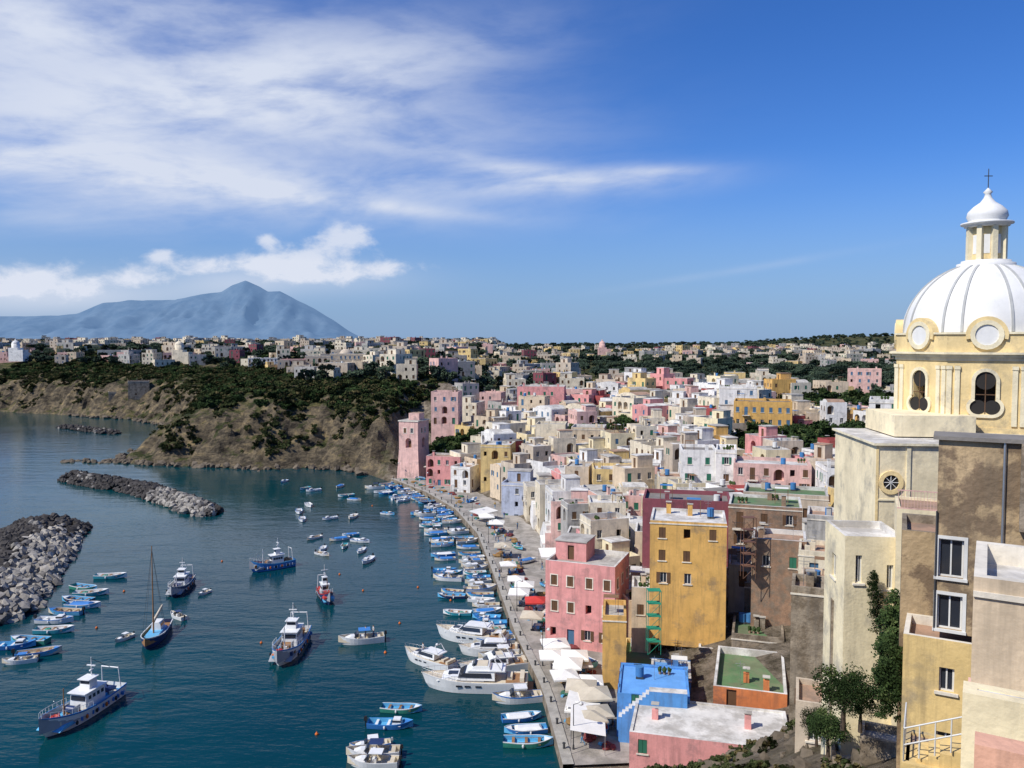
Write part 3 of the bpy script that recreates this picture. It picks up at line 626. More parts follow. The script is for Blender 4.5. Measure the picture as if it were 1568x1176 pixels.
# ------------------------------------------------------------ church with dome
YEL=plaster('church_yellow',(.82,.63,.31),.2); DOME=mat('dome_lime',(.74,.73,.69),.85,.1,.5,.12,.1); RIB=mat('dome_rib',(.46,.46,.43),.8); CRM=plaster('church_cream',(.84,.72,.47),.3); MOLD=plaster('church_moulding',(.84,.74,.50),.2)
cd=60.; cx=(1505-784)/F*cd; zc=42.25
mb=MB(); ap=5.75; Rv=ap/math.cos(math.pi/8)
facing=math.atan2(-cd,-cx)+math.radians(2)
oc=[(Rv*math.cos(facing+math.pi/8+k*math.pi/4),Rv*math.sin(facing+math.pi/8+k*math.pi/4)) for k in range(8)]
def octring(r,z0,z1,m,top=True):
    s=r/ap; o=[(a*s,b_*s) for a,b_ in oc]; n=8
    v=[(a,b_,z0) for a,b_ in o]+[(a,b_,z1) for a,b_ in o]
    mb.add(v,[(i,(i+1)%8,8+(i+1)%8,8+i) for i in range(8)]+[tuple(8+i for i in range(8)),tuple(reversed(range(8)))],m)
z0=35.8-zc
side=math.dist(oc[0],oc[1])
for k in range(8):
    p0,p1=oc[k],oc[(k+1)%8]; m_=side/2
    wall(mb,p0,p1,z0,-1.5,[(m_-.62,m_+.62,z0+1.45,z0+3.6,'g')],YEL)
    u=(Vector(p1)-Vector(p0)).normalized(); T0=mb.T; mb.T=Matrix.Translation((*p0,0))@Matrix.Rotation(math.atan2(u.y,u.x),4,'Z')
    def arc(c,r0,r1,a0,a1,y0,y1,m,n=10):
        for i in range(n):
            t0=a0+(a1-a0)*i/n;t1=a0+(a1-a0)*(i+1)/n
            P4=[(c[0]+r0*math.cos(t0),c[1]+r0*math.sin(t0)),(c[0]+r1*math.cos(t0),c[1]+r1*math.sin(t0)),(c[0]+r1*math.cos(t1),c[1]+r1*math.sin(t1)),(c[0]+r0*math.cos(t1),c[1]+r0*math.sin(t1))]
            mb.add([(a,y1,b_) for a,b_ in P4]+[(a,y0,b_) for a,b_ in P4],[(0,1,2,3),(0,3,7,4),(1,5,6,2)],m)
    def disc(c,r,y,m,n=18,sz=1.): mb.q([(c[0]+r*math.cos(2*math.pi*i/n),y,c[1]+r*sz*math.sin(2*math.pi*i/n)) for i in range(n)],m)
    disc((m_-.42,z0+1.75),.5,-.012,DARK); disc((m_+.42,z0+1.75),.5,-.016,DARK); disc((m_,z0+3.6),.62,-.012,DARK)
    arc((m_,z0+3.6),.62,.85,0,math.pi,0,-.14,MOLD)
    mb.box(m_-.85,m_-.63,-.14,0,z0+2.35,z0+3.6,MOLD); mb.box(m_+.63,m_+.85,-.14,0,z0+2.35,z0+3.6,MOLD)
    arc((m_-.42,z0+1.75),.5,.72,math.pi*.62,math.pi*1.5,0,-.14,MOLD); arc((m_+.42,z0+1.75),.5,.72,-math.pi*.5,math.pi*.38,0,-.14,MOLD); mb.box(m_-.42,m_+.42,-.14,0,z0+1.03,z0+1.25,MOLD)
    mb.box(m_-.03,m_+.03,-.03,-.018,z0+1.3,z0+4.15,SH_B); mb.box(m_-.6,m_+.6,-.03,-.018,z0+2.6,z0+2.66,SH_B)
    for a in (.0,.5,side-.82,side-.32): mb.box(a,a+.32,-.12,0,z0+.5,-1.85,MOLD); mb.box(a-.03,a+.35,-.17,0,-2.1,-1.85,MOLD)
    disc((m_,.3),.72,-.16,DOME); arc((m_,.3),.72,1.02,0,2*math.pi,.9,-.26,MOLD,20)
    arc((m_,.3),1.02,1.28,-.25,math.pi+.25,.9,-.2,YEL,16)
    mb.T=T0
octring(ap+.25,z0-.5,z0-.003,MOLD); octring(ap+.12,z0+.003,z0+.35,YEL)
octring(ap+.1,-1.497,-1.25,MOLD); octring(ap+.3,-1.247,-1.05,MOLD); octring(ap+.5,-1.047,-.9,MOLD)
octring(ap+.03,-.897,.35,YEL); octring(ap+.15,.353,.5,MOLD)
rp=[(5.55*math.cos(t),.5+5.25*math.sin(t)) for t in [math.pi/2*i/18 for i in range(17)]]
mb.lathe(rp,48,DOME)
for k in range(16):
    a=facing+math.pi/8+ (k//2)*math.pi/4+(.115 if k%2 else -.115)
    for i in range(16):
        (r0,za),(r1,zb)=rp[i],rp[i+1]; hw=.08
        def q_(r,z,s_,o): return ((r+o)*math.cos(a)-s_*hw*math.sin(a),(r+o)*math.sin(a)+s_*hw*math.cos(a),z+o*.6)
        mb.q([q_(r0,za,-1,.06),q_(r0,za,1,.06),q_(r1,zb,1,.06),q_(r1,zb,-1,.06)],RIB)
        mb.q([q_(r0,za,-1,-.02),q_(r0,za,-1,.06),q_(r1,zb,-1,.06),q_(r1,zb,-1,-.02)],RIB); mb.q([q_(r0,za,1,.06),q_(r0,za,1,-.02),q_(r1,zb,1,-.02),q_(r1,zb,1,.06)],RIB)
zt=0.
T1=Matrix.Translation((0,0,.5+5.2))@Matrix.Diagonal((1,1,.93,1)); mb.T=T1
mb.lathe([(1.95,zt-.35),(1.95,zt-.05),(1.65,zt),(1.65,zt+.18),(1.2,zt+.2)],24,DOME)
mb.lathe([(1.12,zt+.1),(1.12,zt+2.9)],8,YEL,sm=False,ph=facing+math.pi/8)
for k in range(8):
    a=facing+k*math.pi/4; mb.T=T1@Matrix.Rotation(a,4,'Z'); mb.box(1.0,1.06,-.2,.2,zt+.7,zt+2.2,DOME)
    mb.T=T1@Matrix.Rotation(a+math.pi/8,4,'Z'); mb.box(1.0,1.38,-.17,.17,zt+.18,zt+2.85,MOLD); mb.T=T1
mb.lathe([(1.2,zt+2.82),(1.5,zt+2.9),(1.5,zt+3.0),(1.75,zt+3.08),(1.75,zt+3.2),(1.2,zt+3.25),(1.25,zt+3.4),(1.38,zt+3.7),(1.3,zt+4.1),(.95,zt+4.5),(.5,zt+4.85),(.27,zt+5.2),(.2,zt+5.5),(.32,zt+5.65),(.1,zt+5.9),(.02,zt+6)],24,DOME)
mb.cyl((0,0,zt+5.9),(0,0,zt+7.5),.035,.03,6,IRON); mb.box(-.3,.3,-.03,.03,zt+6.9,zt+6.96,IRON)
mb.T=Matrix.Rotation(rad(-27),4,'Z')
mb.box(-6.6,8,-6.5,8,-30,z0-.75,CRM); mb.box(-6.9,8.3,-6.8,8.3,z0-.747,z0-.5,MOLD); mb.T=Matrix.Identity(4)
mb.obj('domed_church',(cx,cd,zc))
def ringY(mb,c,r0,r1,y,m,n=20,dp=.12):
    for i in range(n):
        t0=2*math.pi*i/n;t1=2*math.pi*(i+1)/n
        P4=[(c[0]+r*math.cos(t),c[1]+r*math.sin(t)) for r,t in ((r0,t0),(r1,t0),(r1,t1),(r0,t1))]
        mb.add([(a,y-dp,b_) for a,b_ in P4]+[(a,y,b_) for a,b_ in P4],[(0,1,2,3),(0,3,7,4),(1,5,6,2)],m)
def blk(name,pl,dep,w,d,rot,z0,z1,m,of=(),ol=(),rm=ROOFW,trim=None,cap=None,extra=None,par=.4,capm=None):
    """building with its front-left corner at depth dep; local x along the front, local y to the back"""
    mb=MB(); c4=[(0,0),(w,0),(w,d),(0,d)]
    for k in range(4): wall(mb,c4[k],c4[(k+1)%4],z0,z1,list(of) if k==0 else (list(ol) if k==3 else []),m,trim=trim,sill=TRIM)
    t=.2;I=[(t,t),(w-t,t),(w-t,d-t),(t,d-t)]
    roofring(mb,c4,I,z1,z1-par,m,capm or m,rm)
    if cap: mb.box(-.2,w+.2,-.2,d+.2,z1+.003,z1+.16,cap,rm)
    if extra: extra(mb)
    x=(pl-784)/F*dep; return mb.obj(name,(x,dep,0),rad(rot))
def ex_annex(mb):
    oz=zat(740,52)
    mb.q([(.95+.5*math.cos(t*.3142),-.015,oz+.5*math.sin(t*.3142)) for t in range(20)],DARK); ringY(mb,(.95,oz),.5,.78,0,YEL)
    for a in range(4):
        t=a*math.pi/4; mb.cyl((.95-.5*math.cos(t),-.05,oz-.5*math.sin(t)),(.95+.5*math.cos(t),-.05,oz+.5*math.sin(t)),.03,.03,4,FRAME)
    mb.box(0,.16,-.06,-.002,20,35.2,YEL); mb.box(1.9,2.15,-.1,-.002,20,35.2,MOLD); mb.box(.16,1.9,-.08,-.002,oz-1.2,oz-1.1,MOLD)
    mb.box(2.2,7.5,3,9,35.55,37.0,CRM)
blk('church_annex',1345,52,7.5,9,-6,12,35.3,CRM,(),(),ROOFW,cap=MOLD,extra=ex_annex)
blk('cream_house',1300,45,3.3,4.2,-7,12,31.0,W['lemon'],[(.6,.95,28.3,29.9,'w'),(2.3,2.65,28.0,29.4,'w')],[(1.6,2.4,28.0,29.4,'w')],ROOFW,capm=ROOFW)
def ex_balc(mb):
    for i in range(22): mb.box(.05+i*.16,.07+i*.16,.03,.05,32.8,33.8,W['rose'])
    mb.box(0,3.6,.02,.06,33.8,33.86,W['rose']); mb.box(0,3.6,.01,.07,32.803,32.86,W['rose'])
blk('balcony_house',1379,44,3.8,4,-24,12,32.8,CRM,[(.7,1.3,30.9,32.2,'w')],[],ROOFT,extra=ex_balc,par=.15)
blk('stone_wing',1388,35.5,3,4,-26,14,33.6,BROWN,[],[],ROOFT,capm=STONE)
def ex_brown(mb):
    mb.cyl((2.35,-.08,26),(2.35,-.08,38),.06,.06,6,STEEL); mb.cyl((.0,-.07,29.9),(.0,-.07,35),.035,.035,5,IRON); mb.box(3.2,7,-.35,-.002,33.4,33.7,STONE); mb.box(2.5,9,-.12,-.002,29.95,30.2,W['ochre'])
    mb.box(2.9,14,-.28,-.002,34.5,38.0,STONE)
    mb.cyl((2.35,-.08,33.9),(4.5,-.33,33.2),.02,.02,4,IRON)
blk('brown_tenement',1441,33,14,1.6,-29,29.9,38.0,BROWN,[(.10,1.02,32.25,33.85,'w'),(.10,1.02,30.05,31.5,'w'),(4.4,5.3,31.2,32.6,'w')],[],ROOFD,trim=FRAME,cap=ROOFD,extra=ex_brown)
blk('yellow_tenement',1394,32.8,15,3,-29,14,29.85,W['yellow'],[(1.35,1.9,27.7,28.7,'w'),(4,4.7,27.2,28.5,'w'),(1.3,2.,24.5,26,'w')],[],ROOFT,capm=TRIM)
blk('retaining_wall',1281,47,8,3,-18,10,26.6,STONE,[(1.2,2.0,22.5,24.5,'g')],[],ROOFG,capm=STONE)
blk('retaining_wall',1330,40,4,2,-25,10,21.8,STONE,[],[],ROOFG,capm=STONE)
blk('stone_house',1228,52,3.4,4,-20,6,18.2,W['beige'],[(.8,1.5,15.6,17,'w')],[],ROOFT)
blk('stone_house',1290,42,3.0,4,-20,6,18.6,STONE,[],[],ROOFG)
def ex_g(mb): mb.box(-.04,.35,-.04,.3,25,35.9,W['rose']); mb.box(.6,1.6,-.06,-.002,35.6,35.75,TRIM); mb.box(.0,4,-.05,-.002,37.5,37.6,TRIM)
blk('cream_terrace_house',1501,14,4,3,-31,25,37.85,W['sand'],[(1.0,1.7,36.0,36.9,'w')],[],ROOFW,capm=TRIM,extra=ex_g)
blk('cream_garden_wall',1489,12.2,4,.5,-31,22,36.55,W['lemon'],[],[],ROOFW,par=.02)
blk('salmon_wall',1510,10,4,.4,-31,22,36.85,W['salmon'],[],[],ROOFW,par=.02)
def ex_rail(mb):
    def rail(a,b_,n,h=1.0):
        a=Vector(a);b_=Vector(b_)
        for i in range(n+1): p=a.lerp(b_,i/n); mb.cyl(p,p+Vector((0,0,h)),.022,.022,5,FRAME)
        for q in (1,.5): mb.cyl(a+Vector((0,0,h*q)),b_+Vector((0,0,h*q)),.025,.025,5,FRAME)
    rail((.05,.1,29.6),(2.9,.1,30.9),7); rail((.05,.1,29.6),(.05,2,29.6),4)
    for i in range(9): mb.box(.1+i*.3,.1+(i+1)*.3-.002,.2,1.4,29.5,29.6+i*.14,W['yellow'])
blk('stair_terrace_house',1396,23,5,2.4,-28,14,29.6,W['yellow'],[(.8,1.5,27,28.5,'w')],[],ROOFT,extra=ex_rail,par=.1)
fineT=tree_mesh('fig_tree',1,2.4,2.0,3.0,77,clumps=60,leaves=110,size=.10,lv=[LEAF[0],LEAF[1],LEAF[2]],cf=(.28,.5),pw=.8)
fine2=tree_mesh('fig_tree',1,2.2,2.2,2.8,78,clumps=60,leaves=110,size=.10,lv=[LEAF[0],LEAF[1],LEAF[2]],cf=(.28,.5),pw=.8)
def put_tree(name,me,px_,py_,dep,sc): x=(px_-784)/F*dep; place(name,me,(x,dep,zat(py_,dep)),R.uniform(0,6),sc)
put_tree('fig_tree',fineT,1303,1118,39.5,.55); put_tree('fig_tree',fine2,1330,1125,38.,.42); put_tree('fig_tree',fine2,1262,1150,48,.4); put_tree('fig_tree',fineT,1280,1165,44,.45)
sh=tree_mesh('climbing_plant',0,.6,2.2,0,5,clumps=60,leaves=60,size=.07,cf=(.35,.7),pw=1.)
for a in ((1372,1000,40,1.0),(1380,960,40.5,.8),(1352,950,44,.7),(1385,1070,34,.9),(1366,1075,37,.8),(1374,1040,38,.9),(1345,905,44.3,.45)): put_tree('climbing_plant',sh,*a)
sc_=scatter(520,(8,34),(26,72),lambda x,y,z,s:s>1 and z>2 and vnoise(x/3,y/3,4)>.48)
instancer('slope_scrub',[((x,y,z-.1),R.uniform(.3,.75),n*.5+up) for x,y,z,s,n in sc_],T_SH)
def scaffold(m):
    mb=MB()
    for z in range(5):
        for a in ((0,0),(1.5,0),(1.5,1.2),(0,1.2)): mb.cyl((a[0],a[1],z*1.5),(a[0],a[1],z*1.5+1.5),.045,.045,4,m,False)
        mb.cyl((0,0,z*1.5),(1.5,0,z*1.5+1.5),.035,.035,4,m,False); mb.box(0,1.5,0,1.2,z*1.5+1.45,z*1.5+1.5,m)
    return mb.mesh('scaffolding')
place('scaffolding',scaffold(mat('scaffold_green',(.02,.26,.15),.7)),((996-784)/F*91,91,zat(1005,91)-.5)); place('scaffolding',scaffold(mat('scaffold_rust',(.16,.08,.05),.7)),((1143-784)/F*96,96,zat(885,96)-.5))
# ------------------------------------------------------------ boats
BP={'white':mat('hull_white',(.76,.76,.73),.35,.08,1,.15,spec=.5),'blue':mat('hull_blue',(.04,.20,.52),.4,.12,1,.1,spec=.5),'lblue':mat('hull_light_blue',(.12,.42,.66),.4,.12,1,.1,spec=.5),
'navy':mat('hull_navy',(.02,.04,.12),.4,spec=.5),'red':mat('hull_red',(.42,.04,.03),.5,.1,1,.1),'green':mat('hull_green',(.05,.28,.20),.5,.1,1,.1),'teal':mat('hull_teal',(.05,.35,.42),.5,.1,1,.1),
'cream':mat('boat_cream',(.62,.54,.40),.7),'grey':mat('boat_grey',(.35,.36,.37),.6),'wood':mat('boat_wood',(.30,.16,.07),.6,.25,2),'black':mat('boat_black',(.02,.02,.022),.5),'orange':mat('boat_orange',(.60,.14,.02),.6),'yellow':mat('boat_yellow',(.6,.42,.05),.6)}
def hull(mb,L_,B,H_,mh,ms,mi_,deck=None,n=13,floor=.3,bot=None,flare=.85,sheer=.45,stern=.8):
    bot=bot or BP['navy']; secs=[]
    for i in range(n):
        t=i/(n-1); hb=B/2*(stern+(1-stern)*math.sin(math.pi*min(t/.5,1)/2)) if t<.5 else B/2*(1-((t-.5)/.5)**2.5)
        hb=max(hb,.015); zs=H_*(1+sheer*max(0,(t-.35)/.65)**2+.08*max(0,(.3-t)/.3)); x=(t-.5)*L_; rk=L_*.09*t**4
        secs.append([(x,hb,zs),(x-rk*.12,hb*.985,zs-.14*H_),(x-rk*.5,hb*(flare+.06),H_*.42),(x-rk*.85,hb*flare,.06),(x-rk*1.1,hb*.45,-.3*H_)])
    for sg in (1,-1):
        for i in range(n-1):
            for j in range(4):
                a,b_,c,d=secs[i][j],secs[i+1][j],secs[i+1][j+1],secs[i][j+1]; q=[(p[0],p[1]*sg,p[2]) for p in (a,b_,c,d)]
                if sg>0: q.reverse()
                mb.add(q,[(0,1,2,3)],ms if j==0 else (bot if j==3 else mh),j>0)
            th=min(.09,B*.05); a,b_=secs[i],secs[i+1]
            ia=max(a[0][1]-th,.0);ib=max(b_[0][1]-th,.0); q=[(a[0][0],a[0][1]*sg,a[0][2]),(b_[0][0],b_[0][1]*sg,b_[0][2]),(b_[0][0],ib*sg,b_[0][2]),(a[0][0],ia*sg,a[0][2])]
            mb.q(q if sg>0 else q[::-1],ms)
            fa_=fb_=floor*H_
            if deck is not None: fa_,fb_=a[0][2]-deck,b_[0][2]-deck
            mb.q([(a[0][0],ia*sg,a[0][2]),(b_[0][0],ib*sg,b_[0][2]),(b_[0][0],ib*.97*sg,fb_),(a[0][0],ia*.97*sg,fa_)],mi_); mb.q([(a[0][0],0,fa_),(b_[0][0],0,fb_),(b_[0][0],ib*.97*sg,fb_),(a[0][0],ia*.97*sg,fa_)],mi_)
    s0=secs[0]; mb.q([(p[0],p[1],p[2]) for p in s0]+[(p[0],-p[1],p[2]) for p in reversed(s0)],mh)
    return secs
def outboard(mb,x,z,m=None):
    m=m or BP['black']; mb.box(x-.45,x-.05,-.16,.16,z+.15,z+.6,m,tx=.06,ty=.04); mb.box(x-.3,x-.15,-.06,.06,-.3,z+.15,m)
def rowboat(c1,c2,c3,seed):
    r=random.Random(seed); mb=MB(); Lb=5.; hull(mb,Lb,1.85,.62,BP[c1],BP[c2],BP[c3],floor=.25)
    for x in (-1.5,-.2,1.1): mb.box(x-.14,x+.14,-.78,.78,.42,.47,BP['wood'] if seed%2 else BP['white'])
    mb.q([(1.6,-.55,.70),(2.35,0,.80),(1.6,.55,.70)],BP[c2])
    k=r.random()
    if k<.45: outboard(mb,-Lb/2,.55)
    if k>.3: mb.cyl((-1.2,.45,.52),(1.5,.55,.58),.025,.025,5,BP['wood']); mb.cyl((-1.,-.5,.52),(1.6,-.5,.58),.025,.025,5,BP['wood'])
    if k>.75: mb.box(-1.9,1.2,-.7,.7,.58,.80,BP[r.choice(['blue','white','lblue'])],tx=.3,ty=.35)
    elif k>.55: mb.blob((-.8,0,.38),(.5,.4,.22),BP[r.choice(['orange','grey','green'])],seed,.25)
    elif k<.25: mb.box(.2,1.3,-.5,.5,.3,1.05,BP['white'],tx=.15,ty=.1); mb.box(.28,1.2,-.47,.47,.74,.93,GLASS)
    for y in(-.93,.93): mb.blob((-.5,y,.35),(.12,.09,.2),BP['white'],1,0)
    return mb.mesh('rowing_boat')
def motorboat(seed,L_=6.5):
    r=random.Random(seed); mb=MB(); hull(mb,L_,2.3,.95,BP['white'],BP[r.choice(['white','blue','white'])],BP['cream'],floor=.4,bot=BP['white'])
    mb.box(.1*L_,.36*L_,-.62,.62,.85,1.22,BP['white'],tx=.25,ty=.2,txf=.9)
    mb.box(.06*L_,.16*L_,-.75,.75,1.1,1.55,GLASS,tx=.0,ty=.12,txf=.38); mb.box(-.08*L_,.04*L_,-.35,.35,.4,1.1,BP['white'],tx=.05)
    mb.box(-.42*L_,-.3*L_,-.9,.9,.4,.85,BP['cream']); outboard(mb,-L_/2,.9,BP[r.choice(['black','grey'])])
    if r.random()<.5:
        mb.box(-.2*L_,.06*L_,-.75,.75,1.95,2.0,BP[r.choice(['blue','navy','white'])])
        for x in(-.19,.05):
            for y in(-.7,.7): mb.cyl((x*L_,y,.95),(x*L_,y,1.95),.025,.025,4,STEEL)
    return mb.mesh('motorboat')
def yacht(seed,L_=13.,fly=True):
    mb=MB(); B=L_*.29; h=1.45
    hull(mb,L_,B,h,BP['white'],BP['white'],BP['cream'],deck=.12,bot=BP['navy'],n=18,sheer=.35,stern=.88)
    mb.box(-.1*L_,.34*L_,-B*.34,B*.34,h-.05,h+.5,BP['white'],tx=.1,ty=.12,txf=L_*.14)
    mb.box(-.20*L_,.16*L_,-B*.36,B*.36,h+.1,h+1.15,BP['white'],tx=.05,ty=.25,txf=L_*.11)
    mb.box(-.17*L_,.145*L_,-B*.362,B*.362,h+.45,h+.93,GLASS,tx=.1,ty=.14,txf=L_*.055)
    mb.box(-.30*L_,.055*L_,-B*.33,B*.33,h+1.153,h+1.27,BP['white'],tx=.1,txf=.35)
    if fly:
        mb.box(-.16*L_,.03*L_,-B*.27,B*.27,h+1.27,h+1.7,BP['white'],tx=.2,ty=.1,txf=.6); mb.box(-.13*L_,-.02*L_,-B*.2,B*.2,h+1.703,h+1.8,BP['cream'])
        mb.box(-.02*L_,.015*L_,-B*.22,B*.22,h+1.7,h+2.0,GLASS,txf=.3)
    for y in(-B*.3,B*.3): mb.cyl((-.26*L_,y,h+1.3),(-.20*L_,y*.8,h+2.4),.09,.06,5,BP['white'])
    mb.cyl((-.20*L_,-B*.24,h+2.4),(-.20*L_,B*.24,h+2.4),.07,.07,5,BP['white']); mb.cyl((-.2*L_,0,h+2.4),(-.2*L_,0,h+3.3),.02,.02,4,STEEL); mb.blob((-.2*L_,.3,h+2.6),(.25,.25,.15),BP['white'],1,0)
    mb.box(-.48*L_,-.3*L_,-B*.36,B*.36,h-.1,h+.02,BP['wood']); mb.box(-.47*L_,-.43*L_,-B*.34,B*.34,h+.02,h+.5,BP['cream']); mb.box(-.36*L_,-.31*L_,-B*.2,B*.2,h+.02,h+.45,BP['cream'])
    mb.box(-.55*L_,-.5*L_,-B*.36,B*.36,.25,.4,BP['wood'])
    for sg in(-1,1):
        for xx in (-.08,0.02,.10): mb.box(xx*L_,(xx+.055)*L_,sg*B*.478-.03,sg*B*.478+.03,h*.62,h*.76,GLASS)
        pr=None
        for i in range(9):
            t=.56+.43*i/8; hb=B/2*(1-((t-.5)/.5)**2.5)*.93; z=h*(1+.35*((t-.35)/.65)**2); p=((t-.5)*L_,hb*sg,z); q=(p[0],p[1],z+.55); mb.cyl(p,q,.018,.018,4,STEEL,False)
            if pr: mb.cyl(pr,q,.022,.022,4,STEEL,False)
            pr=q
    mb.box(.15*L_,.24*L_,-.5,.5,h+.47,h+.53,GLASS)
    return mb.mesh('motor_yacht')
def trawler(c1,c2,net,seed,L_=13.):
    r=random.Random(seed); mb=MB(); B=L_*.31; h=1.5; s=L_/13
    hull(mb,L_,B,h,BP[c1],BP[c2],BP['grey'],floor=.55,deck=None,bot=BP['navy'],n=16,sheer=.8,stern=.82)
    mb.box(-L_*.47,L_*.40,-B*.40,B*.40,.6,h*.70,BP['lblue' if seed%2 else 'grey'],tx=.1,ty=.02,txf=1.)
    for i in range(9): x=-.42*L_+i*L_*.07; mb.box(x,x+.14,-B*.5,B*.5,.55,1.0,BP['blue' if c1=='white' else 'white'])
    x0,x1=-.24*L_,.03*L_; z=h*.7
    mb.box(x0,x1,-B*.28,B*.28,z,z+1.95,BP['white'],tx=.05,ty=.05,txf=.2); mb.box(x0-.3,x1+.2,-B*.32,B*.32,z+1.953,z+2.05,BP['white'])
    mb.box(x1-.5,x1-.02,-B*.24,B*.24,z+1.1,z+1.6,GLASS,txf=.06)
    for i in range(4): xa=x0+.3+i*(x1-x0-.6)/4; mb.box(xa,xa+.42,-B*.281,B*.281,z+1.05,z+1.5,GLASS)
    mb.box(x0+.9*s,x0+2.3*s,-B*.18,B*.18,z+2.05,z+3.2,BP['white'],ty=.05,txf=.2); mb.box(x0+1.9*s,x0+2.2*s,-B*.16,B*.16,z+2.55,z+3.0,GLASS); mb.box(x0+.7*s,x0+2.5*s,-B*.21,B*.21,z+3.203,z+3.28,BP['white'])
    mb.cyl((x0+1,0,z+3.2),(x0+1,0,z+5.6),.08,.05,6,BP['white']); mb.box(x0+.9,x0+1.1,-.6,.6,z+4.5,z+4.6,BP['white']); mb.box(x0+.7,x0+1.3,-.1,.1,z+3.9,z+4.05,BP['white'])
    for y in(-B*.34,B*.34): mb.cyl((-.44*L_,y,z),(-.42*L_,y*.9,z+3.0),.08,.07,6,BP['white'])
    mb.cyl((-.42*L_,-B*.31,z+3.),(-.42*L_,B*.31,z+3.),.08,.08,6,BP['white']); mb.cyl((-.42*L_,0,z+3.),(x0+1,0,z+5.4),.03,.03,4,IRON,False)
    mx=.2*L_; mb.cyl((mx,0,z),(mx,0,z+3.6),.1,.06,6,BP['wood' if seed%2 else 'white']); mb.cyl((mx,0,z+1),(mx+1.9*s,.3,z+2.9),.06,.04,5,BP['white']); mb.cyl((mx,0,z+3.5),(.49*L_,0,h*1.78),.02,.02,4,IRON,False); mb.cyl((mx,0,z+3.5),(x0+1,0,z+5.4),.02,.02,4,IRON,False)
    mb.cyl((mx-1.2,-.7,z+.5),(mx-1.2,.7,z+.5),.42,.42,10,BP[net]); mb.box(mx-1.7,mx-.7,-.85,-.7,z,z+1,BP['grey']); mb.box(mx-1.7,mx-.7,.7,.85,z,z+1,BP['grey'])
    mb.blob((mx+.9,-.4,z+.3),(.9,.7,.45),BP['red'],seed,.3); mb.blob((mx+1.7,.5,z+.25),(.6,.5,.4),BP['lblue'],seed+3,.3); mb.blob((mx+.4,.7,z+.25),(.7,.4,.4),BP['wood'],seed+5,.3); mb.blob((-.36*L_,0,z+.35),(1.0,1.1,.55),BP[net],seed+7,.3)
    for i in range(22): a=r.choice([r.uniform(.05,.38),r.uniform(-.45,-.27)])*L_; y=r.uniform(-.33,.33)*B; mb.box(a,a+.5,y,y+.35,z,z+r.uniform(.2,.6),BP[r.choice(['white','lblue','orange','wood','cream','grey','navy'])])
    for i in range(5):
        mb.blob(((-.3+.13*i)*L_,B*.5,.75),(.2,.14,.3),BP['orange' if i%2 else 'black'],i,0); mb.blob(((-.3+.13*i)*L_,-B*.5,.75),(.2,.14,.3),BP['black'],i,0)
    pr={}
    for i in range(9):
        t=.5+.48*i/8; hb=B/2*(1-((t-.5)/.5)**2.5)*.96; zz=h*(1+.8*((t-.35)/.65)**2)
        for sg in(-1,1):
            p=((t-.5)*L_,hb*sg,zz);q=(p[0],p[1],zz+.6); mb.cyl(p,q,.025,.025,4,BP['white'],False)
            if sg in pr: mb.cyl(pr[sg],q,.025,.025,4,BP['white'],False)
            pr[sg]=q
    return mb.mesh('fishing_boat')
def put_boat(name,me,bow,stern,L0,fixL=None):
    a=S(*bow);c=S(*stern); d=a-c; Lr=d.length; k=(fixL or Lr)/L0; m=(a+c)/2
    return place(name,me,(m.x,m.y,-.02),math.atan2(d.y,d.x),k)
put_boat('fishing_boat',trawler('white','blue','navy',1,13),(60,1136),(178,1062),13)
put_boat('fishing_boat',trawler('white','blue','wood',2,13),(418,1034),(466,966),13,12)
put_boat('fishing_boat',trawler('navy','white','navy',4,13),(258,922),(292,886),13,10)
put_boat('fishing_boat',trawler('blue','lblue','wood',6,10),(388,876),(444,866),10,8.5)
put_boat('fishing_boat',trawler('navy','red','red',3,8),(508,932),(490,906),8,6.8)
mb=MB(); hull(mb,8.5,2.7,1.0,BP['navy'],BP['white'],BP['wood'],floor=.6,n=14,sheer=.6); mb.box(-2.4,1.5,-1.,1.,.7,1.0,BP['lblue'],ty=.2,tx=.2); mb.box(-2.2,-.4,-.6,.6,1.0,1.9,BP['white'],ty=.1,tx=.1); mb.box(-2.0,-.5,-.58,.58,1.4,1.7,GLASS)
mb.cyl((.6,0,.6),(.6,0,12),.10,.05,7,BP['wood']); mb.cyl((.5,0,2.2),(-3.6,0,3.),.07,.05,6,BP['wood'])
for e in ((4.1,0,1.6),(-4.1,0,1.1),(.6,1.3,1),(.6,-1.3,1)): mb.cyl((.6,0,11.6),e,.018,.018,4,IRON,False)
mb.cyl((.45,0,2.5),(-3.4,0,3.2),.16,.12,6,BP['cream'])
put_boat('sailing_boat',mb.mesh('sailing_boat'),(222,998),(252,960),8.5)
YA=yacht(1,13,True);YB=yacht(2,11,False)
put_boat('motor_yacht',YA,(645,1052),(808,1056),13); put_boat('motor_yacht',YB,(612,1003),(703,1032),11,8.5)
put_boat('motor_yacht',YB,(702,1002),(795,1002),11); put_boat('motor_yacht',YA,(708,1030),(802,1022),13,9); put_boat('motor_yacht',YB,(668,975),(775,988),11)
MO=[motorboat(i) for i in range(4)]
for bw,st in (((518,987),(588,981)),((530,1160),(612,1158)),((532,1172),(610,1174)),((535,1150),(598,1143)),((3,1018),(58,1012)),((176,985),(204,974)),((262,942),(282,950)),((303,913),(322,906))): put_boat('motorboat',R.choice(MO),bw,st,6.5)
RB=[rowboat(a,b_,c,i) for i,(a,b_,c) in enumerate([('blue','white','lblue'),('white','blue','lblue'),('lblue','white','white'),('white','white','cream'),('blue','blue','lblue'),('teal','white','white'),('white','blue','cream'),('lblue','blue','cream'),('white','blue','white'),('green','white','lblue'),('white','white','white'),('navy','white','lblue')])]
WH=[RB[1],RB[3],RB[6],RB[8],RB[10],RB[5],RB[2]]
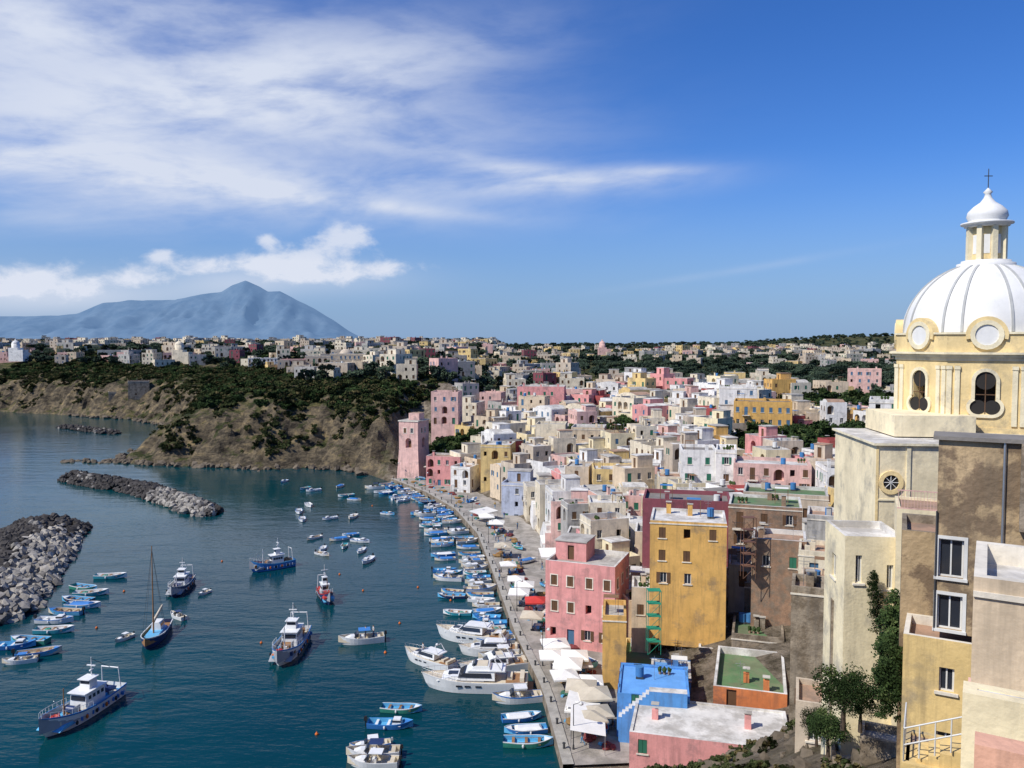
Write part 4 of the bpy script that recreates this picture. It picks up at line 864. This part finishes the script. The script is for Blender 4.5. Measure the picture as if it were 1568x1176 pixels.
def rb(px_,py_,ang=None,k=None,me=None):
    p=S(px_,py_); place('rowing_boat',me or R.choice(RB),(p.x,p.y,-.02),R.uniform(0,6.28) if ang is None else rad(ang),k or R.uniform(.85,1.15))
for p in ((435,738),(467,749),(520,746),(530,760),(543,766),(473,775),(458,785),(463,797),(505,795),(540,793),(594,788),(481,825),(494,842),(494,850),(527,838),(537,820),(552,830),(553,845),(563,860),(520,827),(480,752)): rb(*p,ang=R.uniform(200,340),k=R.uniform(.7,.95),me=R.choice(WH))
for p,a in (((170,885),5),((130,903),-20),((140,911),10),((118,922),170),((128,930),0),((100,940),175),((85,953),0),((84,968),5),((22,992),10),((45,984),175),((60,1003),20)): rb(*p,ang=a,k=1.1)
rb(615,1089,-5,.95,RB[9]); rb(598,1113,-3,1.0,RB[4])
l=4.
while l<LT:
    p=qpt(l);n=qn(l); y=p.y
    if not (88<y<112):
        for rank in range(2 if (y>120) else 1):
            if R.random()<(.08 if rank==0 else (.35 if y<185 else .55)): continue
            off=-(3.2+rank*5.0+R.uniform(-.5,.5)); c=p+n*off; ang=math.atan2(n.y,n.x)+R.gauss(0,.16)+(math.pi if R.random()<.7 else 0)
            if R.random()<.88: place('rowing_boat',R.choice(RB),(c.x,c.y,-.02),ang,R.uniform(.8,1.05))
            else: place('motorboat',R.choice(MO),(c.x,c.y,-.02),ang,R.uniform(.7,.85))
    elif R.random()<.5: c=p-n*3.5; place('motorboat',R.choice(MO),(c.x,c.y,-.02),math.atan2(n.y,n.x)+math.pi,.9)
    l+=R.uniform(2.1,3.0)
mb=MB(); mb.lathe([(.02,-.2),(.28,-.05),(.34,.12),(.26,.32),(.08,.42),(.05,.6),(.01,.62)],10,BP['orange']); mb.cyl((0,0,.55),(0,0,.72),.05,.05,5,IRON); bu=mb.mesh('mooring_buoy')
for p in ((148,962),(190,906),(400,985),(556,905),(612,955),(485,1125),(520,880),(570,775),(340,860),(690,920),(640,900),(590,1000)): q=S(*p); place('mooring_buoy',bu,(q.x,q.y,0),0,.6)
# ------------------------------------------------------------ quay life
def umbrella(m):
    mb=MB(); mb.cyl((0,0,0),(0,0,2.75),.035,.03,6,WOOD); mb.cyl((0,0,0),(0,0,.12),.3,.28,10,IRON); s=1.6
    c=[(-s,-s),(s,-s),(s,s),(-s,s)]
    for k in range(4):
        a,b_=c[k],c[(k+1)%4]; mb.q([(*a,2.25),(*b_,2.25),(0,0,2.85)],m); mb.q([(*a,2.05),(*b_,2.05),(*b_,2.25),(*a,2.25)],m); mb.cyl((a[0],a[1],2.24),(0,0,2.8),.015,.015,4,WOOD,False)
    return mb.mesh('parasol')
U=[umbrella(CANVAS),umbrella(CANVAS),umbrella(CANVR),umbrella(mat('canvas_beige',(.55,.48,.36),.9))]
def tableset():
    mb=MB(); mb.cyl((0,0,0),(0,0,.72),.04,.04,6,IRON); mb.box(-.4,.4,-.4,.4,.72,.76,CANVAS)
    for a in range(4):
        mb.T=Matrix.Rotation(a*math.pi/2,4,'Z')@Matrix.Translation((.75,0,0)); mb.box(-.2,.2,-.2,.2,.42,.46,CANVB); mb.box(.17,.2,-.2,.2,.46,.9,CANVB)
        for x in(-.18,.16):
            for y in(-.18,.16): mb.box(x,x+.03,y,y+.03,0,.42,IRON)
    return mb.mesh('cafe_table_set')
TS=tableset()
def person(pose,ct,cl,hair,seed):
    if pose=='sit': leg=[((.1,0,.5),(.1,.42,.5),(.1,.44,.07),(.1,.6,.04)),((-.1,0,.5),(-.1,.42,.5),(-.1,.46,.07),(-.1,.62,.04))]; z=-.42
    elif pose=='walk': leg=[((.1,0,.92),(.1,.2,.5),(.1,.18,.08),(.1,.34,.04)),((-.1,0,.92),(-.1,-.03,.49),(-.1,-.33,.14),(-.1,-.2,.04))]; z=0
    else: leg=[((.1,0,.92),(.11,.03,.5),(.12,0,.08),(.13,.16,.04)),((-.1,0,.92),(-.11,.03,.5),(-.12,0,.08),(-.14,.16,.04))]; z=0
    v=[(0,0,.98+z),(0,.01,1.18+z),(0,0,1.38+z),(0,.01,1.5+z),(0,.03,1.6+z),(0,.02,1.7+z)]; r=[.15,.13,.14,.055,.1,.085]; e=[(0,1),(1,2),(2,3),(3,4),(4,5)]
    sw=.18 if pose=='walk' else .04
    for sg in(1,-1):
        k=len(v); v+=[(.18*sg,0,1.42+z),(.24*sg,-.02+sw*sg*.6,1.14+z),(.25*sg,.12+sw*sg,.92+z),(.25*sg,.17+sw*sg,.84+z)]; r+=[.065,.05,.036,.04]; e+=[(2,k),(k,k+1),(k+1,k+2),(k+2,k+3)]
    for lg in leg:
        k=len(v); v+=list(lg); r+=[.095,.065,.045,.04]; e+=[(0,k),(k,k+1),(k+1,k+2),(k+2,k+3)]
    me=bpy.data.meshes.new('person'); me.from_pydata(v,e,[]); ob=bpy.data.objects.new('tmp',me); scene.collection.objects.link(ob)
    ob.modifiers.new('s','SKIN')
    for i,sv in enumerate(me.skin_vertices[0].data): sv.radius=(r[i],r[i]*.85)
    me.skin_vertices[0].data[0].use_root=True
    m=ob.modifiers.new('d','SUBSURF'); m.levels=1; m.render_levels=1
    dg=bpy.context.evaluated_depsgraph_get(); nm=bpy.data.meshes.new_from_object(ob.evaluated_get(dg)); bpy.data.objects.remove(ob)
    nm.materials.clear(); SK=mat('skin',(.45,.26,.17),.6)
    for q in (ct,cl,SK,hair): nm.materials.append(q)
    hip=.93+z
    for p in nm.polygons:
        c=p.center; p.use_smooth=True
        if c.z>1.52+z: p.material_index=3 if (c.z>1.66+z or c.y<0) else 2
        elif c.z>1.45+z: p.material_index=2
        elif abs(c.x)>.2 and c.z<1.2+z: p.material_index=2
        elif c.z>hip+.05 : p.material_index=0
        elif c.z<.08: p.material_index=3
        else: p.material_index=1
    nm.name='person'; return nm
PEO=[]
try:
    cc=[(.6,.6,.58),(.05,.09,.2),(.4,.05,.05),(.1,.25,.4),(.5,.35,.1),(.08,.08,.08)]
    for i in range(9): PEO.append(person(['stand','walk','sit'][i%3],mat('shirt_%d'%i,cc[i%6],.9),mat('trousers_%d'%i,cc[(i*2+1)%6],.9),mat('hair',(.04,.025,.015),.8),i))
except Exception as ex: print('PEOPLE FAIL',ex)
for p in ((795,905),(820,917),(790,882),(803,893),(778,860),(770,835),(865,1030),(880,1002),(910,1062),(886,1076),(905,1092),(845,1000),(760,800),(745,790),(870,1015),(815,940),(850,985),(905,1035),(890,1050),(915,1085)):
    q=S(p[0],p[1],3.6); m=U[2] if p==(820,917) else R.choice([U[0],U[1],U[0],U[3]]); an=R.uniform(-.2,.2); place('parasol',m,(q.x,q.y,1.25),an,R.uniform(.85,1.1)); place('cafe_table_set',TS,(q.x+.9,q.y+.2,1.255),R.uniform(0,1.5)); 
    if PEO: place('person',PEO[2+3*R.randrange(3)],(q.x+1.65,q.y+.2,1.255),math.pi/2+R.uniform(-.2,.2))
mb=MB(); 
mb.q([(-4,-2.2,2.5),(4,-2.2,2.5),(4,2.2,3.1),(-4,2.2,3.1)],CANVAS); mb.q([(-4,-2.2,2.2),(4,-2.2,2.2),(4,-2.2,2.5),(-4,-2.2,2.5)],CANVAS)
for x in(-3.9,0,3.9): mb.cyl((x,-2.1,0),(x,-2.1,2.5),.04,.04,5,STEEL); mb.cyl((x,2.1,0),(x,2.1,3.05),.04,.04,5,STEEL)
AW=mb.mesh('restaurant_awning')
for p,a,k in (((858,826),5,.95),((858,846),5,.95),((895,1062),80,.8),((900,1095),85,.8),((740,780),50,.8),((875,1003),10,.6)): q=S(p[0],p[1],3.8); place('restaurant_awning',AW,(q.x,q.y,1.25),rad(a),k)
mb=MB(); mb.cyl((0,0,0),(0,0,.5),.13,.1,8,IRON); mb.cyl((0,0,.5),(0,0,.6),.17,.17,8,IRON); BO=mb.mesh('bollard')
mb=MB(); mb.cyl((0,0,0),(0,0,.5),.12,.08,8,IRON); mb.cyl((0,0,.5),(0,0,4.6),.055,.04,8,IRON); mb.cyl((0,0,4.6),(.7,0,4.8),.03,.03,5,IRON); mb.lathe([(.02,4.85),(.2,4.75),(.26,4.6),(.12,4.5),(.02,4.5)],8,FRAME,c=(.75,0)); LP=mb.mesh('street_lamp')
def pile(i):
    mb=MB(); m=[mat('net_ochre',(.30,.18,.07),.95),mat('net_green',(.05,.14,.09),.95),mat('net_maroon',(.2,.05,.05),.95)][i%3]
    for k in range(4): mb.blob((R.uniform(-.6,.6),R.uniform(-.5,.5),.22),(R.uniform(.5,.8),R.uniform(.4,.7),.32),m,k+i,.25)
    mb.blob((.2,.1,.5),(.12,.12,.12),BP['orange'],1,0); mb.box(.9,1.4,-.3,.1,.003,.3,BP['lblue']); return mb.mesh('fishing_net_pile')
NP=[pile(i) for i in range(3)]
l=3.
i=0
while l<LT:
    p=qpt(l);n=qn(l); q=p+n*.05; place('bollard',BO,(q.x,q.y,1.38))
    for k in range(2): q=p+n*R.uniform(1.5,6.5); place('fishing_net_pile',R.choice(NP),(q.x,q.y+k*2,1.255),R.uniform(0,6),R.uniform(.5,1.0))
    if i%4==0: q=p+n*1.0; place('street_lamp',LP,(q.x,q.y,1.25),math.atan2(n.y,n.x))
    if PEO:
        for k in range(R.choice([0,1,1,2,3])):
            q=p+n*R.uniform(1.5,9)+Vector((R.uniform(-2,2),R.uniform(-2,2))); place('person',PEO[R.choice([0,1,3,4,6,7])],(q.x,q.y,1.255),R.uniform(0,6.28))
    if R.random()<.35: q=p+n*R.uniform(4,8); place('rowing_boat',R.choice(RB),(q.x,q.y,1.45),R.uniform(0,6.28),.8)
    l+=5.2;i+=1
if PEO:
    for p,zz in (((560,976),.5),((572,975),.5),((648,1003),1.3)): q=S(*p,zz); place('person',PEO[0],(q.x,q.y,zz),2.)
# ------------------------------------------------------------ world
SE=rad(47)
sd=Vector((-.80,-.48,0)).normalized()*math.cos(SE)+Vector((0,0,math.sin(SE)))
wd=bpy.data.worlds.new('World'); scene.world=wd; wd.use_nodes=True; nt=wd.node_tree; L=nt.links; nt.nodes.clear()
out=N(nt,'ShaderNodeOutputWorld'); bg=N(nt,'ShaderNodeBackground'); L.new(bg.outputs[0],out.inputs[0]); bg.inputs[1].default_value=.1
sky=N(nt,'ShaderNodeTexSky'); sky.sky_type='NISHITA'; sky.sun_disc=False; sky.sun_elevation=SE; sky.sun_rotation=math.atan2(sd.x,sd.y)%(2*math.pi); sky.air_density=1.; sky.dust_density=.5; sky.ozone_density=3.
tc=N(nt,'ShaderNodeTexCoord'); sp=N(nt,'ShaderNodeSeparateXYZ'); L.new(tc.outputs['Generated'],sp.inputs[0])
def m_(op,a,b=None,c=None,cl=False): return mth(nt,L,op,a,b,c,cl)
az=m_('MULTIPLY',m_('ARCTAN2',sp.outputs[0],sp.outputs[1]),57.2958); el=m_('MULTIPLY',m_('ARCSINE',sp.outputs[2]),57.2958)
def azel(px_,py_):
    d=ray(px_,py_).normalized(); return math.degrees(math.atan2(d.x,d.y)),math.degrees(math.asin(d.z))
def gauss(px_,py_,rx,ry,rot,amp):
    a0,e0=azel(px_,py_); c=math.cos(rad(rot));s_=math.sin(rad(rot)); kx=22/rx;ky=22/ry
    da=m_('SUBTRACT',az,a0);de=m_('SUBTRACT',el,e0)
    u=m_('MULTIPLY_ADD',da,c*kx,m_('MULTIPLY',de,s_*kx)); v=m_('MULTIPLY_ADD',da,-s_*ky,m_('MULTIPLY',de,c*ky))
    q=m_('MULTIPLY_ADD',u,u,m_('MULTIPLY',v,v)); return m_('MULTIPLY',m_('EXPONENT',m_('MULTIPLY',q,-1.)),amp)
def total(lst):
    t=None
    for g in lst:
        x=gauss(*g); t=x if t is None else m_('ADD',t,x)
    return t
def noiseAE(sx_,sy_,rot,det,ro,dist=0.,off=0.):
    c=N(nt,'ShaderNodeCombineXYZ'); cr=math.cos(rad(rot));sr=math.sin(rad(rot))
    L.new(m_('MULTIPLY_ADD',az,cr*sx_,m_('MULTIPLY',el,sr*sx_)),c.inputs[0]); L.new(m_('MULTIPLY_ADD',az,-sr*sy_,m_('MULTIPLY',el,cr*sy_)),c.inputs[1]); c.inputs[2].default_value=off
    n=N(nt,'ShaderNodeTexNoise'); n.inputs['Scale'].default_value=1; n.inputs['Detail'].default_value=det; n.inputs['Roughness'].default_value=ro; n.inputs['Distortion'].default_value=dist; L.new(c.outputs[0],n.inputs['Vector']); return n.outputs[0]
cir=total([(120,170,440,110,2,1.0),(280,285,430,38,-2,.95),(540,110,260,50,10,.75),(860,278,185,22,0,1.1),(80,20,420,50,5,.75),(640,200,260,50,0,.35),(1140,412,180,6,8,.18),(600,318,190,10,-5,.4),(0,330,260,20,0,.3),(1010,262,80,8,0,.45),(740,250,140,14,-8,.45)])
n1=noiseAE(.06,.20,3,6,.55,.4); n2=noiseAE(.22,.75,5,6,.6,.3,5.)
nn=m_('ADD',m_('MULTIPLY',n1,.75),m_('MULTIPLY',n2,.25))
dn=N(nt,'ShaderNodeMapRange'); dn.interpolation_type='SMOOTHSTEP'; dn.inputs['From Min'].default_value=.33; dn.inputs['From Max'].default_value=.62; dn.inputs['To Min'].default_value=.26; dn.inputs['To Max'].default_value=1.1; L.new(nn,dn.inputs['Value'])
cirr=m_('MULTIPLY',m_('MULTIPLY',cir,dn.outputs[0]),.84,cl=True)
cum=total([(535,362,38,24,0,1.4),(470,392,48,23,15,1.15),(400,403,52,18,0,1.1),(300,405,55,15,0,.95),(212,422,40,15,0,.95),(242,390,18,9,0,1.),(60,430,100,26,0,1.1),(580,410,75,15,0,.95),(412,368,16,10,0,1.05),(500,425,70,15,0,.8)])
hz=total([(0,455,150,30,0,.55),(480,425,150,26,0,.42),(150,450,150,24,0,.42),(350,435,80,24,0,.4)])
n3=noiseAE(.5,.8,0,7,.62,.2,11.)
cv=m_('ADD',cum,m_('MULTIPLY',m_('SUBTRACT',n3,.5),2.2))
cm=N(nt,'ShaderNodeMapRange'); cm.interpolation_type='SMOOTHSTEP'; cm.inputs['From Min'].default_value=.30; cm.inputs['From Max'].default_value=1.3; L.new(cv,cm.inputs['Value'])
cumd=m_('MULTIPLY',m_('ADD',m_('MULTIPLY',cm.outputs[0],m_('MINIMUM',m_('MULTIPLY',cum,2.5),1)),hz),.85,cl=True)
haze=N(nt,'ShaderNodeMapRange'); haze.interpolation_type='SMOOTHSTEP'; haze.inputs['From Min'].default_value=-1; haze.inputs['From Max'].default_value=13; haze.inputs['To Min'].default_value=.85; haze.inputs['To Max'].default_value=0; L.new(el,haze.inputs['Value'])
hs=N(nt,'ShaderNodeHueSaturation'); hs.inputs['Saturation'].default_value=1.25; L.new(sky.outputs[0],hs.inputs['Color'])
tint=N(nt,'ShaderNodeMix',data_type='RGBA',blend_type='MULTIPLY'); tint.inputs['Factor'].default_value=1; tint.inputs['B'].default_value=(.66,.88,1.34,1); L.new(hs.outputs[0],tint.inputs['A'])
c1=mixc(nt,L,haze.outputs[0],tint.outputs['Result'],(2.5,3.9,6.3))
c2=mixc(nt,L,cirr,c1,(6.7,7.3,8.7)); c3=mixc(nt,L,cumd,c2,(7.2,7.7,8.9))
L.new(c3,bg.inputs[0])
sl_=bpy.data.lights.new('sun','SUN'); sl_.energy=4.8; sl_.angle=rad(.53); sl_.color=(1,.955,.88); so=bpy.data.objects.new('sun',sl_); scene.collection.objects.link(so); so.rotation_euler=sd.to_track_quat('Z','Y').to_euler(); so.location=(-50,-50,100)
cam=bpy.data.cameras.new('camera'); cam.sensor_width=36; cam.lens=36*F/1568; cam.clip_end=100000; cam.clip_start=.3
cob=bpy.data.objects.new('camera',cam); scene.collection.objects.link(cob); cob.location=cam_pos; cob.rotation_euler=(math.pi/2-TH,0,0); scene.camera=cob
scene.view_settings.view_transform='Standard'; scene.view_settings.look='None'; scene.view_settings.exposure=0
print('houses',cnt,'objects',len(bpy.data.objects))
